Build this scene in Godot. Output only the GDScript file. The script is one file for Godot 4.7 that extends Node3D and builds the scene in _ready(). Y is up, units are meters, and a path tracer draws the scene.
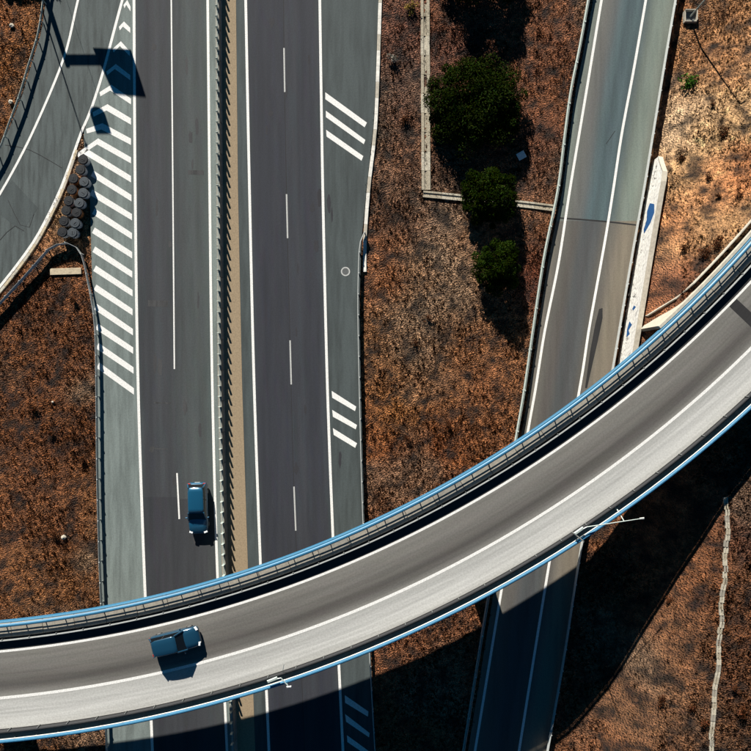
extends Node3D
# Motorway seen straight down from a drone: two carriageways, slip roads, a curved viaduct, dry verges.
const SC := 10.4           # photograph pixels per metre on the flat ground
const CAM := 72.0          # camera height
const MID := 375.5
const COT := 2.06          # shadow length per metre of height
const SUN := Vector2(0.309, 0.951)   # the way shadows fall (x, z)
const BO := Vector2(-41.45, -76.4)    # centre of the viaduct's curve
const BR := 97.93                     # radius of its north edge
var M := {}
var rng := RandomNumberGenerator.new()
var bump := FastNoiseLite.new()
var patchy := FastNoiseLite.new()
var blotch := FastNoiseLite.new()
var taken := {}
var road_polys: Array = []

# ------------------------------------------------------------------ geometry helpers
func lin(r: float, g: float, b: float) -> Color:
	return Color(r, g, b).linear_to_srgb()

func ex(line: Array, y: float) -> float:      # x of a traced line at image row y
	if y <= line[0].y: return line[0].x
	for i in range(1, line.size()):
		if y <= line[i].y:
			var a: Vector2 = line[i - 1]; var b: Vector2 = line[i]
			return lerp(a.x, b.x, (y - a.y) / max(b.y - a.y, 0.001))
	return line[-1].x

func W(px: float, py: float, h: float) -> Vector3:
	var k := (CAM - h) / CAM / SC
	return Vector3((px - MID) * k, h, (py - MID) * k)

func G(px: float, py: float, up := 0.0) -> Vector3:   # the same, standing on the terrain
	var h := 0.0
	for i in 4:
		var p := W(px, py, h + up)
		h = GH(p.x, p.z)
	return W(px, py, h + up)

var RAMP_R := [Vector2(688, -60), Vector2(677, 0), Vector2(667, 58), Vector2(657, 119), Vector2(645.8, 187), Vector2(634, 253), Vector2(624, 311), Vector2(614, 370), Vector2(583, 545), Vector2(565, 660), Vector2(549, 751), Vector2(541, 800)]
var RAMP_L := [Vector2(600, -60), Vector2(589, 0), Vector2(580.7, 45.5), Vector2(572, 88.5), Vector2(566, 131.5), Vector2(558.5, 190), Vector2(544.6, 258), Vector2(532, 342), Vector2(525, 390), Vector2(516.7, 438), Vector2(490, 590), Vector2(464, 751), Vector2(456, 800)]
var WALL_L := [Vector2(656, 160), Vector2(648, 200), Vector2(637, 265), Vector2(623, 350), Vector2(612, 420)]

func sm(a: float, b: float, x: float) -> float:
	var t: float = clamp((x - a) / (b - a), 0.0, 1.0)
	return t * t * (3 - 2 * t)

func wall_top(py: float) -> float:
	return 0.9 + 2.5 * sm(156, 186, py)

var BANK := V([0.0, 0.0, 0.9, 0.0, 2.25, 0.35, 4.2, 1.3, 5.7, 2.8, 7.7, 4.5, 8.8, 5.2, 9.9, 5.95, 11.4, 6.45, 16, 7.3, 30, 7.8])
func bank(d: float) -> float:
	for i in range(1, BANK.size()):
		if d <= BANK[i].x: return lerpf(BANK[i - 1].y, BANK[i].y, (d - BANK[i - 1].x) / (BANK[i].x - BANK[i - 1].x))
	return BANK[-1].y

func GH(x: float, z: float) -> float:
	var py := z * SC + MID
	var px := x * SC + MID
	var d := (px - ex(RAMP_R, py)) / SC
	if d <= 0.1: return 0.0
	# cutting slope south of the viaduct
	var hs := bank(d)
	# slope north of it, with a ditch at its foot
	var hn: float = lerp(5.2 * sm(1.6, 17.0, d), 3.7 * sm(0.7, 4.8, d) + 1.8 * sm(3.5, 14.0, d), sm(30, 165, py))
	if py > 156:
		var dw := (px - ex(WALL_L, py)) / SC
		var hb: float = max(hn, wall_top(py) - 0.12) + 1.7 * sm(0.6, 5.0, dw) * sm(200, 320, py)
		hn = lerp(0.1 * sm(0.4, 1.0, d), hb, sm(0.12, 0.42, dw))
	hn -= 0.8 * sm(0.12, 0.35, d) * (1.0 - sm(0.75, 1.1, d))
	var dn := BR - Vector2(x - BO.x, z - BO.y).length()
	if dn > -2.0: hn = max(hn, lerp(hn, 7.35 - 0.62 * max(dn - 0.9, 0.0), sm(618, 652, px) * sm(0.4, 2.6, d)))
	return lerp(hn, hs, sm(400, 470, py + (px - 640) * 0.35))

func resample(pts: Array, step: float) -> Array:
	var out: Array = []
	var c := Curve3D.new()
	c.bake_interval = 0.2
	for i in pts.size():
		var t := Vector3.ZERO
		if i > 0 and i < pts.size() - 1:
			t = (pts[i + 1] - pts[i - 1]) / 6.0
			var m: float = min(pts[i].distance_to(pts[i - 1]), pts[i].distance_to(pts[i + 1])) / 3.0
			if t.length() > m: t = t.normalized() * m
		c.add_point(pts[i], -t, t)
	var l := c.get_baked_length()
	var n: int = max(1, int(round(l / step)))
	for i in n + 1: out.append(c.sample_baked(l * i / n))
	return out

func mb() -> SurfaceTool:
	var st := SurfaceTool.new()
	st.begin(Mesh.PRIMITIVE_TRIANGLES)
	return st

func tri(st: SurfaceTool, a: Vector3, b: Vector3, c: Vector3, n: Vector3) -> void:
	if (c - a).cross(b - a).dot(n) < 0:
		var t := b; b = c; c = t
	for p in [a, b, c]:
		st.set_normal(n)
		st.set_uv(Vector2(p.x, p.z)); st.add_vertex(p)

func quad(st: SurfaceTool, a: Vector3, b: Vector3, c: Vector3, d: Vector3, hint: Vector3) -> void:
	var n := (b - a).cross(c - a)
	if n.length() < 1e-9: n = (c - a).cross(d - a)
	n = n.normalized()
	if n.dot(hint) < 0: n = -n
	tri(st, a, b, c, n); tri(st, a, c, d, n)

func box(st: SurfaceTool, c: Vector3, size: Vector3, turn := 0.0, bev := 0.0) -> void:
	# upright box with its top edges chamfered
	var bs := Basis(Vector3.UP, turn)
	var h := size / 2
	var ring := func(y, k): return [c + bs * Vector3(-h.x + k, y, -h.z + k), c + bs * Vector3(h.x - k, y, -h.z + k), c + bs * Vector3(h.x - k, y, h.z - k), c + bs * Vector3(-h.x + k, y, h.z - k)]
	var r := [ring.call(-h.y, 0.0), ring.call(h.y - bev, 0.0)]
	if bev > 0: r.append(ring.call(h.y, bev))
	for k in r.size() - 1:
		for i in 4:
			var j := (i + 1) % 4
			quad(st, r[k][i], r[k][j], r[k + 1][j], r[k + 1][i], (r[k][i] + r[k][j]) / 2 - Vector3(c.x, r[k][i].y, c.z) + Vector3(0, 0.01, 0))
	quad(st, r[-1][0], r[-1][1], r[-1][2], r[-1][3], Vector3.UP)
	quad(st, r[0][0], r[0][1], r[0][2], r[0][3], Vector3.DOWN)

func tube(st: SurfaceTool, a: Vector3, b: Vector3, ra: float, rb: float, n := 8, caps := true) -> void:
	var ax := (b - a).normalized()
	var u := ax.cross(Vector3.RIGHT if abs(ax.x) < 0.8 else Vector3.UP).normalized()
	var v := ax.cross(u)
	for i in n:
		var p := TAU * i / n; var q := TAU * (i + 1) / n
		var e := u * cos(p) + v * sin(p); var f := u * cos(q) + v * sin(q)
		var vs := [[a + e * ra, e], [a + f * ra, f], [b + f * rb, f], [b + e * rb, e]]
		var order := [0, 1, 2, 0, 2, 3]
		if ((vs[2][0] - vs[0][0]).cross(vs[1][0] - vs[0][0])).dot(e) < 0: order = [0, 2, 1, 0, 3, 2]
		for k in order:
			st.set_normal(vs[k][1]); st.set_uv(Vector2.ZERO); st.add_vertex(vs[k][0])
		if caps:
			tri(st, a, a + e * ra, a + f * ra, -ax); tri(st, b, b + e * rb, b + f * rb, ax)

func sweep(st: SurfaceTool, path: Array, prof: Array, caps := true) -> void:
	# prof: closed loop of (sideways, up); sideways positive is to the right of the path's direction
	var cen := Vector2.ZERO
	for p in prof: cen += p
	cen /= prof.size()
	var rings: Array = []; var sides: Array = []
	for i in path.size():
		var d: Vector3 = path[min(i + 1, path.size() - 1)] - path[max(i - 1, 0)]
		d.y = 0
		var s := d.normalized().cross(Vector3.UP)
		sides.append(s)
		var r: Array = []
		for p in prof: r.append(path[i] + s * p.x + Vector3.UP * p.y)
		rings.append(r)
	for i in path.size() - 1:
		for k in prof.size():
			var m: int = (k + 1) % prof.size()
			var e: Vector2 = prof[m] - prof[k]
			var n2 := Vector2(e.y, -e.x)
			if n2.dot((prof[k] + prof[m]) / 2 - cen) < 0: n2 = -n2
			quad(st, rings[i][k], rings[i][m], rings[i + 1][m], rings[i + 1][k], sides[i] * n2.x + Vector3.UP * n2.y)
	if caps:
		for e in [[0, -1.0], [path.size() - 1, 1.0]]:
			var r: Array = rings[e[0]]
			var s: Vector3 = sides[e[0]]
			var dir: Vector3 = Vector3.UP.cross(s) * e[1]
			for k in range(1, prof.size() - 1): tri(st, r[0], r[k], r[k + 1], dir)

func ring_profile(w: float, h: float, y: float, n := 10) -> Array:
	var out: Array = []
	for i in n: out.append(Vector2(cos(TAU * i / n) * w / 2, y + sin(TAU * i / n) * h / 2))
	return out

func rect_profile(x0: float, x1: float, y0: float, y1: float, bev := 0.0) -> Array:
	if bev <= 0: return [Vector2(x0, y0), Vector2(x1, y0), Vector2(x1, y1), Vector2(x0, y1)]
	return [Vector2(x0, y0), Vector2(x1, y0), Vector2(x1, y1 - bev), Vector2(x1 - bev, y1), Vector2(x0 + bev, y1), Vector2(x0, y1 - bev)]

# ------------------------------------------------------------------ naming helpers
func numbered(called: String) -> String:
	taken[called] = taken.get(called, 0) + 1
	return called if taken[called] == 1 else "%s_%03d" % [called, taken[called] - 1]

func build(st: SurfaceTool, called: String, m: Material, parent: Node = null) -> MeshInstance3D:
	var o := MeshInstance3D.new()
	o.mesh = st.commit()
	o.material_override = m
	if parent == null:
		o.name = numbered(called); add_child(o)
	else:
		o.name = called; parent.add_child(o, true)
	return o

func tag(o: Node, label: String, category: String, group := "") -> Node:
	o.set_meta("label", label); o.set_meta("category", category)
	if group: o.set_meta("group", group)
	return o

func thing(called: String, label: String, category: String, at := Vector3.ZERO, turn := 0.0, group := "") -> Node3D:
	var o := Node3D.new()
	o.name = numbered(called); add_child(o)
	o.position = at; o.rotation.y = turn
	tag(o, label, category, group)
	return o

func setting(called: String) -> Node3D:
	var o := Node3D.new()
	o.name = numbered(called); add_child(o)
	o.set_meta("kind", "structure")
	return o

# ------------------------------------------------------------------ materials
func noise_bytes(size: int, freq: float, octaves: int, sd: int, kind := FastNoiseLite.TYPE_SIMPLEX_SMOOTH) -> PackedByteArray:
	var n := FastNoiseLite.new()
	n.noise_type = kind; n.seed = sd; n.frequency = freq; n.fractal_octaves = octaves
	if octaves <= 1: n.fractal_type = FastNoiseLite.FRACTAL_NONE
	var im := n.get_seamless_image(size, size, false, false, 0.12, true)
	im.convert(Image.FORMAT_L8)
	return im.get_data()

func srgb8(v: float) -> int:
	v = clamp(v, 0.0, 1.0)
	return int(255.0 * (1.055 * pow(v, 1.0 / 2.4) - 0.055 if v > 0.0031308 else v * 12.92))

func gray_tex(size: int, layers: Array, lo: float, hi: float, gamma := 1.0) -> ImageTexture:
	# layers: [bytes, weight]; result runs from lo to hi (linear), as a colour texture
	var lut := PackedByteArray(); lut.resize(256)
	for i in 256: lut[i] = srgb8(lo + (hi - lo) * pow(i / 255.0, gamma))
	var out := PackedByteArray(); out.resize(size * size * 3)
	var tot := 0.0
	for l in layers: tot += l[1]
	for i in size * size:
		var v := 0.0
		for l in layers: v += l[0][i] * l[1]
		var b := lut[int(clamp(v / tot, 0.0, 255.0))]
		out[i * 3] = b; out[i * 3 + 1] = b; out[i * 3 + 2] = b
	return ImageTexture.create_from_image(Image.create_from_data(size, size, false, Image.FORMAT_RGB8, out))

func relief(bytes: PackedByteArray, size: int, k: float) -> ImageTexture:
	var im := Image.create_from_data(size, size, false, Image.FORMAT_L8, bytes)
	im.convert(Image.FORMAT_RGBA8)
	im.bump_map_to_normal_map(k)
	return ImageTexture.create_from_image(im)

func plain(c: Color, rough := 0.85, metal := 0.0) -> StandardMaterial3D:
	var m := StandardMaterial3D.new()
	m.albedo_color = c; m.roughness = rough; m.metallic = metal
	return m

func worn(c: Color, t: Texture2D, scale: float, rough := 0.85, metal := 0.0, nrm: Texture2D = null, ns := 1.0) -> StandardMaterial3D:
	var m := plain(c, rough, metal)
	m.albedo_texture = t
	m.uv1_triplanar = true; m.uv1_world_triplanar = true
	m.uv1_scale = Vector3.ONE * scale
	if nrm:
		m.normal_enabled = true; m.normal_texture = nrm; m.normal_scale = ns
	return m

func asphalt(c: Color, streak: Texture2D, grain: Texture2D, nrm: Texture2D, rough := 0.88) -> StandardMaterial3D:
	# uv: across metres / 9, along metres / 80 for tyre streaks; uv2: metres / 3.1 for grain
	var m := plain(c, rough)
	m.albedo_texture = streak
	m.detail_enabled = true
	m.detail_blend_mode = BaseMaterial3D.BLEND_MODE_MUL
	m.detail_uv_layer = BaseMaterial3D.DETAIL_UV_2
	m.detail_albedo = grain
	return m

func materials() -> void:
	var f1 := noise_bytes(512, 0.22, 2, 3); var f2 := noise_bytes(512, 0.03, 4, 5); var f3 := noise_bytes(512, 0.011, 3, 9)
	var cell := noise_bytes(512, 0.09, 1, 21, FastNoiseLite.TYPE_CELLULAR)
	var grain := gray_tex(512, [[f1, 0.75], [f2, 0.35]], 0.45, 1.25)
	var streak := gray_tex(512, [[f2, 0.7], [f3, 0.7], [f1, 0.15]], 0.42, 1.3)
	var streak_b := gray_tex(512, [[f2, 1.0], [f1, 0.3]], 0.35, 1.4)
	var blot := gray_tex(512, [[f2, 0.8], [f3, 0.6], [f1, 0.4]], 0.5, 1.2)
	var paint := gray_tex(512, [[f1, 0.6], [f2, 0.9]], 0.5, 1.25)
	var gn := relief(f1, 512, 2.0)
	M.streak = streak
	var soft := gray_tex(512, [[f2, 0.7], [f3, 0.7], [f1, 0.25]], 0.66, 1.22)
	M.wear = asphalt(Color.WHITE, soft, grain, gn); M.wear.vertex_color_use_as_albedo = true
	M.deck_shade_strip = asphalt(lin(0.035, 0.035, 0.037), soft, grain, gn)  # near-black: the parapet and guardrail shade is put into the colour
	M.shaded_ledge = worn(lin(0.10, 0.095, 0.085), blot, 0.3, 0.9)  # concrete darkened to carry the shade behind the south guardrail
	M.beam_shaded = worn(lin(0.028, 0.030, 0.034), blot, 0.5, 0.75)  # blackened so the south beam joins the painted shade strip
	M.lane_a = asphalt(lin(0.078, 0.076, 0.085), streak, grain, gn)
	M.lane_dark = asphalt(lin(0.052, 0.049, 0.060), streak, grain, gn)
	M.lane_b = asphalt(lin(0.046, 0.046, 0.061), streak, grain, gn)
	M.shoulder_a = asphalt(lin(0.205, 0.248, 0.240), streak, grain, gn)
	M.shoulder_b = asphalt(lin(0.069, 0.088, 0.091), streak, grain, gn)
	M.ramp_left = asphalt(lin(0.088, 0.110, 0.112), streak_b, grain, gn)
	M.ramp_teal = asphalt(lin(0.135, 0.165, 0.172), streak_b, grain, gn)
	M.ramp_pale = asphalt(lin(0.270, 0.285, 0.250), streak, grain, gn)
	M.ramp_tan = asphalt(lin(0.215, 0.200, 0.172), streak_b, grain, gn)
	M.ramp_tan_pale = asphalt(lin(0.300, 0.262, 0.205), streak, grain, gn)
	M.deck_lane = asphalt(lin(0.300, 0.288, 0.265), streak, grain, gn)
	M.deck_track = asphalt(lin(0.175, 0.165, 0.155), streak_b, grain, gn)
	M.deck_mid = asphalt(lin(0.250, 0.240, 0.222), streak_b, grain, gn)
	M.deck_shoulder = asphalt(lin(0.86, 0.875, 0.855), gray_tex(512, [[f2, 0.8], [f3, 0.6], [f1, 0.5]], 0.62, 1.15), grain, gn)
	M.stain = asphalt(lin(0.050, 0.051, 0.056), soft, grain, gn); M.stain_b = asphalt(lin(0.062, 0.064, 0.068), streak_b, grain, gn); M.stain_c = asphalt(lin(0.031, 0.032, 0.040), soft, grain, gn)
	M.tar = asphalt(lin(0.022, 0.022, 0.024), streak, grain, gn)
	M.paint = worn(lin(0.86, 0.86, 0.84), paint, 0.45, 0.7)
	M.paint_dim = worn(lin(0.50, 0.51, 0.50), paint, 0.45, 0.7)
	M.concrete = worn(lin(0.52, 0.48, 0.40), blot, 0.21, 0.9, 0.0, gn, 0.4)
	M.concrete_pale = worn(lin(0.82, 0.80, 0.74), blot, 0.17, 0.9, 0.0, gn, 0.4)
	M.concrete_tan = worn(lin(0.56, 0.47, 0.33), blot, 0.26, 0.9, 0.0, gn, 0.4)
	M.wall_white = worn(lin(0.84, 0.83, 0.79), gray_tex(512, [[f2, 1.0], [f1, 0.5]], 0.3, 1.35), 0.16, 0.9)
	M.walk = worn(lin(0.34, 0.315, 0.265), blot, 0.26, 0.9); M.walk_b = worn(lin(0.29, 0.275, 0.24), blot, 0.26, 0.9)
	M.barrier = worn(lin(0.33, 0.325, 0.285), blot, 0.33, 0.9); M.barrier_b = worn(lin(0.27, 0.27, 0.24), blot, 0.33, 0.9)
	M.gutter = worn(lin(0.40, 0.355, 0.27), streak_b, 0.35, 0.95); M.gutter_b = worn(lin(0.50, 0.46, 0.37), streak_b, 0.31, 0.95)
	M.graffiti = worn(lin(0.02, 0.14, 0.42), paint, 0.5, 0.6)
	M.sand = worn(lin(0.37, 0.285, 0.185), gray_tex(512, [[f1, 0.9], [f2, 0.5]], 0.35, 1.3), 0.30, 0.95, 0.0, gn, 0.8)
	M.steel = worn(lin(0.62, 0.65, 0.64), blot, 0.5, 0.45, 0.35)
	M.steel_sage = worn(lin(0.50, 0.58, 0.55), blot, 0.5, 0.5, 0.2)
	M.steel_dark = worn(lin(0.16, 0.17, 0.17), blot, 0.5, 0.5, 0.4)
	M.blue = worn(lin(0.042, 0.20, 0.36), blot, 0.6, 0.45)
	M.black = plain(lin(0.018, 0.019, 0.021), 0.7)
	M.drum_lid = worn(lin(0.013, 0.015, 0.018), paint, 0.9, 0.5)
	M.drum_lid_gray = worn(lin(0.055, 0.068, 0.08), paint, 0.9, 0.5)
	M.drum_body = worn(lin(0.55, 0.56, 0.58), blot, 0.7, 0.55)
	M.drum_rust = worn(lin(0.36, 0.13, 0.04), blot, 0.7, 0.6)
	M.car_blue = plain(lin(0.010, 0.085, 0.165), 0.28, 0.25)
	M.car_blue.clearcoat_enabled = true; M.car_blue.clearcoat = 0.8; M.car_blue.clearcoat_roughness = 0.08
	M.car_navy = plain(lin(0.010, 0.055, 0.105), 0.28, 0.25)
	M.car_navy.clearcoat_enabled = true; M.car_navy.clearcoat = 0.8; M.car_navy.clearcoat_roughness = 0.08
	M.glass = plain(lin(0.006, 0.008, 0.010), 0.06)
	M.tyre = plain(lin(0.02, 0.02, 0.02), 0.9)
	M.rim = plain(lin(0.45, 0.46, 0.47), 0.35, 0.8)
	M.head = plain(lin(0.80, 0.84, 0.86), 0.12)
	M.tail = plain(lin(0.36, 0.02, 0.015), 0.25)
	M.bark = worn(lin(0.10, 0.07, 0.05), blot, 1.2, 0.95)
	# soil: vertex colour times a mottled crumb texture
	var s1 := noise_bytes(1024, 0.16, 3, 31); var s2 := noise_bytes(1024, 0.05, 3, 32); var s3 := noise_bytes(1024, 0.10, 1, 33, FastNoiseLite.TYPE_CELLULAR)
	var soil_t := gray_tex(1024, [[s1, 0.9], [s2, 0.6], [s3, 0.35]], 0.02, 2.9, 2.3)
	M.soil = worn(Color.WHITE, soil_t, 1.0 / 30.0, 0.97, 0.0, relief(s1, 1024, 9.0), 1.0)
	M.soil.vertex_color_use_as_albedo = true
	M.straw = plain(Color.WHITE, 0.95)
	M.straw.vertex_color_use_as_albedo = true
	M.leaf = plain(Color.WHITE, 0.9)
	M.leaf.metallic_specular = 0.1
	M.leaf.vertex_color_use_as_albedo = true
	M.leaf.backlight = Color(0.05, 0.07, 0.02)

# ------------------------------------------------------------------ flat sheets that follow the ground
func strip(parent: Node, called: String, xl, xr, y0: float, y1: float, m: Material, up: float, step := 8.0, cols := 1) -> MeshInstance3D:
	var st := mb()
	var n: int = max(1, int(ceil((y1 - y0) / step)))
	var rows: Array = []
	for i in n + 1:
		var y := lerpf(y0, y1, float(i) / n)
		var a: float = ex(xl, y) if xl is Array else float(xl)
		var b: float = ex(xr, y) if xr is Array else float(xr)
		var r: Array = []
		for k in cols + 1: r.append(G(lerpf(a, b, float(k) / cols), y) + Vector3.UP * up)
		rows.append(r)
	for i in n:
		for k in cols: flat(st, rows[i][k], rows[i][k + 1], rows[i + 1][k + 1], rows[i + 1][k])
	return build(st, called, m, parent)

func wear_strip(parent: Node, called: String, xl, xr, y0: float, y1: float, m: Material, up: float, stops: Array, cols := 14, amp := 0.05) -> MeshInstance3D:
	# asphalt whose tone changes across the lane where tyres have polished or greased it
	var st := mb(); var step := 6.0
	var n: int = max(1, int(ceil((y1 - y0) / step)))
	var rows: Array = []
	for i in n + 1:
		var y := lerpf(y0, y1, float(i) / n)
		var a: float = ex(xl, y); var b: float = ex(xr, y)
		var r: Array = []
		for k in cols + 1:
			var t := float(k) / cols
			var p := G(lerpf(a, b, t), y) + Vector3.UP * up
			var tt: float = clamp(t + amp * blotch.get_noise_2d(t * 300.0, p.z * 1.5 + a), 0.0, 1.0)
			var c := tone(stops, tt) * (1.0 + 0.16 * blotch.get_noise_2d(t * 500.0 + 40, p.z * 2.0 + a))
			r.append([p, Color(c.x, c.y, c.z)])
		rows.append(r)
	for i in n:
		for k in cols: flat_c(st, rows[i][k], rows[i][k + 1], rows[i + 1][k + 1], rows[i + 1][k])
	return build(st, called, m, parent)

func tone(stops: Array, t: float) -> Vector3:
	for i in range(1, stops.size()):
		if t <= stops[i][0]:
			var f: float = (t - stops[i - 1][0]) / (stops[i][0] - stops[i - 1][0])
			return stops[i - 1][1].lerp(stops[i][1], f)
	return stops[-1][1]

func flat_c(st: SurfaceTool, a: Array, b: Array, c: Array, d: Array) -> void:
	var vs := [a, b, c, a, c, d]
	if (c[0] - a[0]).cross(b[0] - a[0]).y < 0: vs = [a, c, b, a, d, c]
	for q in vs:
		var p: Vector3 = q[0]
		st.set_normal(Vector3.UP); st.set_color(q[1])
		st.set_uv(Vector2(p.x / 9.0, p.z / 120.0)); st.set_uv2(Vector2(p.x, p.z) / 3.1)
		st.add_vertex(p)

func flat(st: SurfaceTool, a: Vector3, b: Vector3, c: Vector3, d: Vector3) -> void:
	var vs := [a, b, c, a, c, d]
	if (c - a).cross(b - a).y < 0: vs = [a, c, b, a, d, c]
	for p in vs:
		st.set_normal(Vector3.UP)
		st.set_uv(Vector2(p.x / 9.0, p.z / 80.0)); st.set_uv2(Vector2(p.x, p.z) / 3.1)
		st.add_vertex(p)

func poly(parent: Node, called: String, pts: Array, m: Material, up: float) -> MeshInstance3D:
	var st := mb()
	var pv := PackedVector2Array()
	for p in pts: pv.append(p)
	var ids := Geometry2D.triangulate_polygon(pv)
	for i in range(0, ids.size(), 3):
		var t: Array = []
		for k in 3: t.append(G(pts[ids[i + k]].x, pts[ids[i + k]].y) + Vector3.UP * up)
		if (t[2] - t[0]).cross(t[1] - t[0]).y < 0: t = [t[0], t[2], t[1]]
		for p in t:
			st.set_normal(Vector3.UP); st.set_uv(Vector2(p.x / 9.0, p.z / 80.0)); st.set_uv2(Vector2(p.x, p.z) / 3.1); st.add_vertex(p)
	return build(st, called, m, parent)

func blot_patch(parent: Node, called: String, x: float, y: float, rx: float, ry: float, m: Material) -> void:
	var pts: Array = []
	for i in 14:
		var k := rng.randf_range(0.65, 1.15)
		pts.append(Vector2(x + cos(TAU * i / 14.0) * rx * k, y + sin(TAU * i / 14.0) * ry * k))
	poly(parent, called, pts, m, 0.0075)

func band(pts: Array, w: float) -> Array:   # a painted line traced by its middle, as two edges
	var l: Array = []; var r: Array = []
	for p in pts:
		l.append(p - Vector2(w / 2, 0)); r.append(p + Vector2(w / 2, 0))
	return [l, r]

func line(parent: Node, called: String, pts: Array, w: float, m: Material, up := 0.012, step := 1.2) -> MeshInstance3D:
	# a painted line of even width along any traced path
	var path: Array = []
	for p in pts: path.append(G(p.x, p.y))
	path = resample(path, step)
	var st := mb()
	for i in path.size() - 1:
		var d0: Vector3 = path[min(i + 1, path.size() - 1)] - path[max(i - 1, 0)]
		var d1: Vector3 = path[min(i + 2, path.size() - 1)] - path[i]
		d0.y = 0; d1.y = 0
		var s0 := d0.normalized().cross(Vector3.UP) * w / 2; var s1 := d1.normalized().cross(Vector3.UP) * w / 2
		var u := Vector3.UP * up
		flat(st, path[i] - s0 + u, path[i] + s0 + u, path[i + 1] + s1 + u, path[i + 1] - s1 + u)
	return build(st, called, m, parent)

func V(a: Array) -> Array:
	var o: Array = []
	for i in range(0, a.size(), 2): o.append(Vector2(a[i], a[i + 1]))
	return o

# ------------------------------------------------------------------ ground cover
var zones := [
	[20, 60, 60, Vector3(0.386, 0.151, 0.046)], [40, 330, 60, Vector3(0.255, 0.093, 0.031)], [50, 430, 60, Vector3(0.227, 0.078, 0.023)], [50, 560, 70, Vector3(0.293, 0.120, 0.042)],
	[85, 400, 16, Vector3(0.397, 0.268, 0.163)], [88, 560, 16, Vector3(0.397, 0.268, 0.163)], [40, 240, 35, Vector3(0.558, 0.334, 0.167)],
	[400, 60, 60, Vector3(0.224, 0.093, 0.055)], [540, 90, 70, Vector3(0.258, 0.099, 0.051)], [450, 30, 45, Vector3(0.246, 0.094, 0.053)], [400, 200, 70, Vector3(0.302, 0.156, 0.088)],
	[430, 270, 60, Vector3(0.426, 0.235, 0.123)], [400, 350, 60, Vector3(0.381, 0.175, 0.071)], [470, 380, 60, Vector3(0.370, 0.156, 0.062)], [410, 460, 60, Vector3(0.336, 0.108, 0.032)], [540, 270, 30, Vector3(0.235, 0.071, 0.032)],
	[395, 420, 40, Vector3(0.470, 0.189, 0.056)], [420, 640, 60, Vector3(0.336, 0.132, 0.056)],
	[710, 40, 70, Vector3(0.451, 0.217, 0.092)], [720, 130, 70, Vector3(0.644, 0.390, 0.189)], [700, 210, 50, Vector3(0.537, 0.293, 0.132)], [665, 290, 35, Vector3(0.322, 0.121, 0.053)], [725, 240, 20, Vector3(0.322, 0.131, 0.057)],
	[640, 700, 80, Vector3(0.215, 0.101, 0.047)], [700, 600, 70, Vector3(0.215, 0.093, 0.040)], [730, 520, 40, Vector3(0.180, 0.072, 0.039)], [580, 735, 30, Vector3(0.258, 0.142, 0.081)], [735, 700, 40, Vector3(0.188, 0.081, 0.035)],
]
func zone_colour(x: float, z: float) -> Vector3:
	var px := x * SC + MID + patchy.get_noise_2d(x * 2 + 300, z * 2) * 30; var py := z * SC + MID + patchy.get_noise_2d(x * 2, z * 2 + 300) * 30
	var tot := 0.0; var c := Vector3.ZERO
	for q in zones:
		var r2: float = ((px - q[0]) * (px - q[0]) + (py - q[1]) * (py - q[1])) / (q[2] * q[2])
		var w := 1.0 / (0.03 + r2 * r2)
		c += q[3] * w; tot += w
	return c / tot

func soil_colour(x: float, z: float) -> Vector3:
	var c := zone_colour(x, z)
	var a := patchy.get_noise_2d(x * 6, z * 6); var b := blotch.get_noise_2d(x * 22, z * 22); var d := blotch.get_noise_2d(x * 60 + 90, z * 60)
	c = c.lerp(Vector3(c.x * 1.25, c.x * 0.46, c.x * 0.17), clamp(a * 1.5, 0.0, 0.75))        # rusty dead growth
	c = c.lerp(Vector3(0.50, 0.37, 0.25) * (c.x / 0.4), clamp(-a * 1.3 - 0.15, 0.0, 0.45))        # bleached straw
	c *= 1.0 + 1.1 * b + 0.8 * d
	if b < -0.16: c *= lerp(1.0, 0.38, clamp((-b - 0.16) * 5.0, 0.0, 1.0))                       # scorched, bare patches
	return Vector3(max(c.x, 0.016), max(c.y, 0.01), max(c.z, 0.007))

func on_road(px: float, py: float) -> bool:
	for p in road_polys:
		if Geometry2D.is_point_in_polygon(Vector2(px, py), p): return true
	return false

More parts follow.
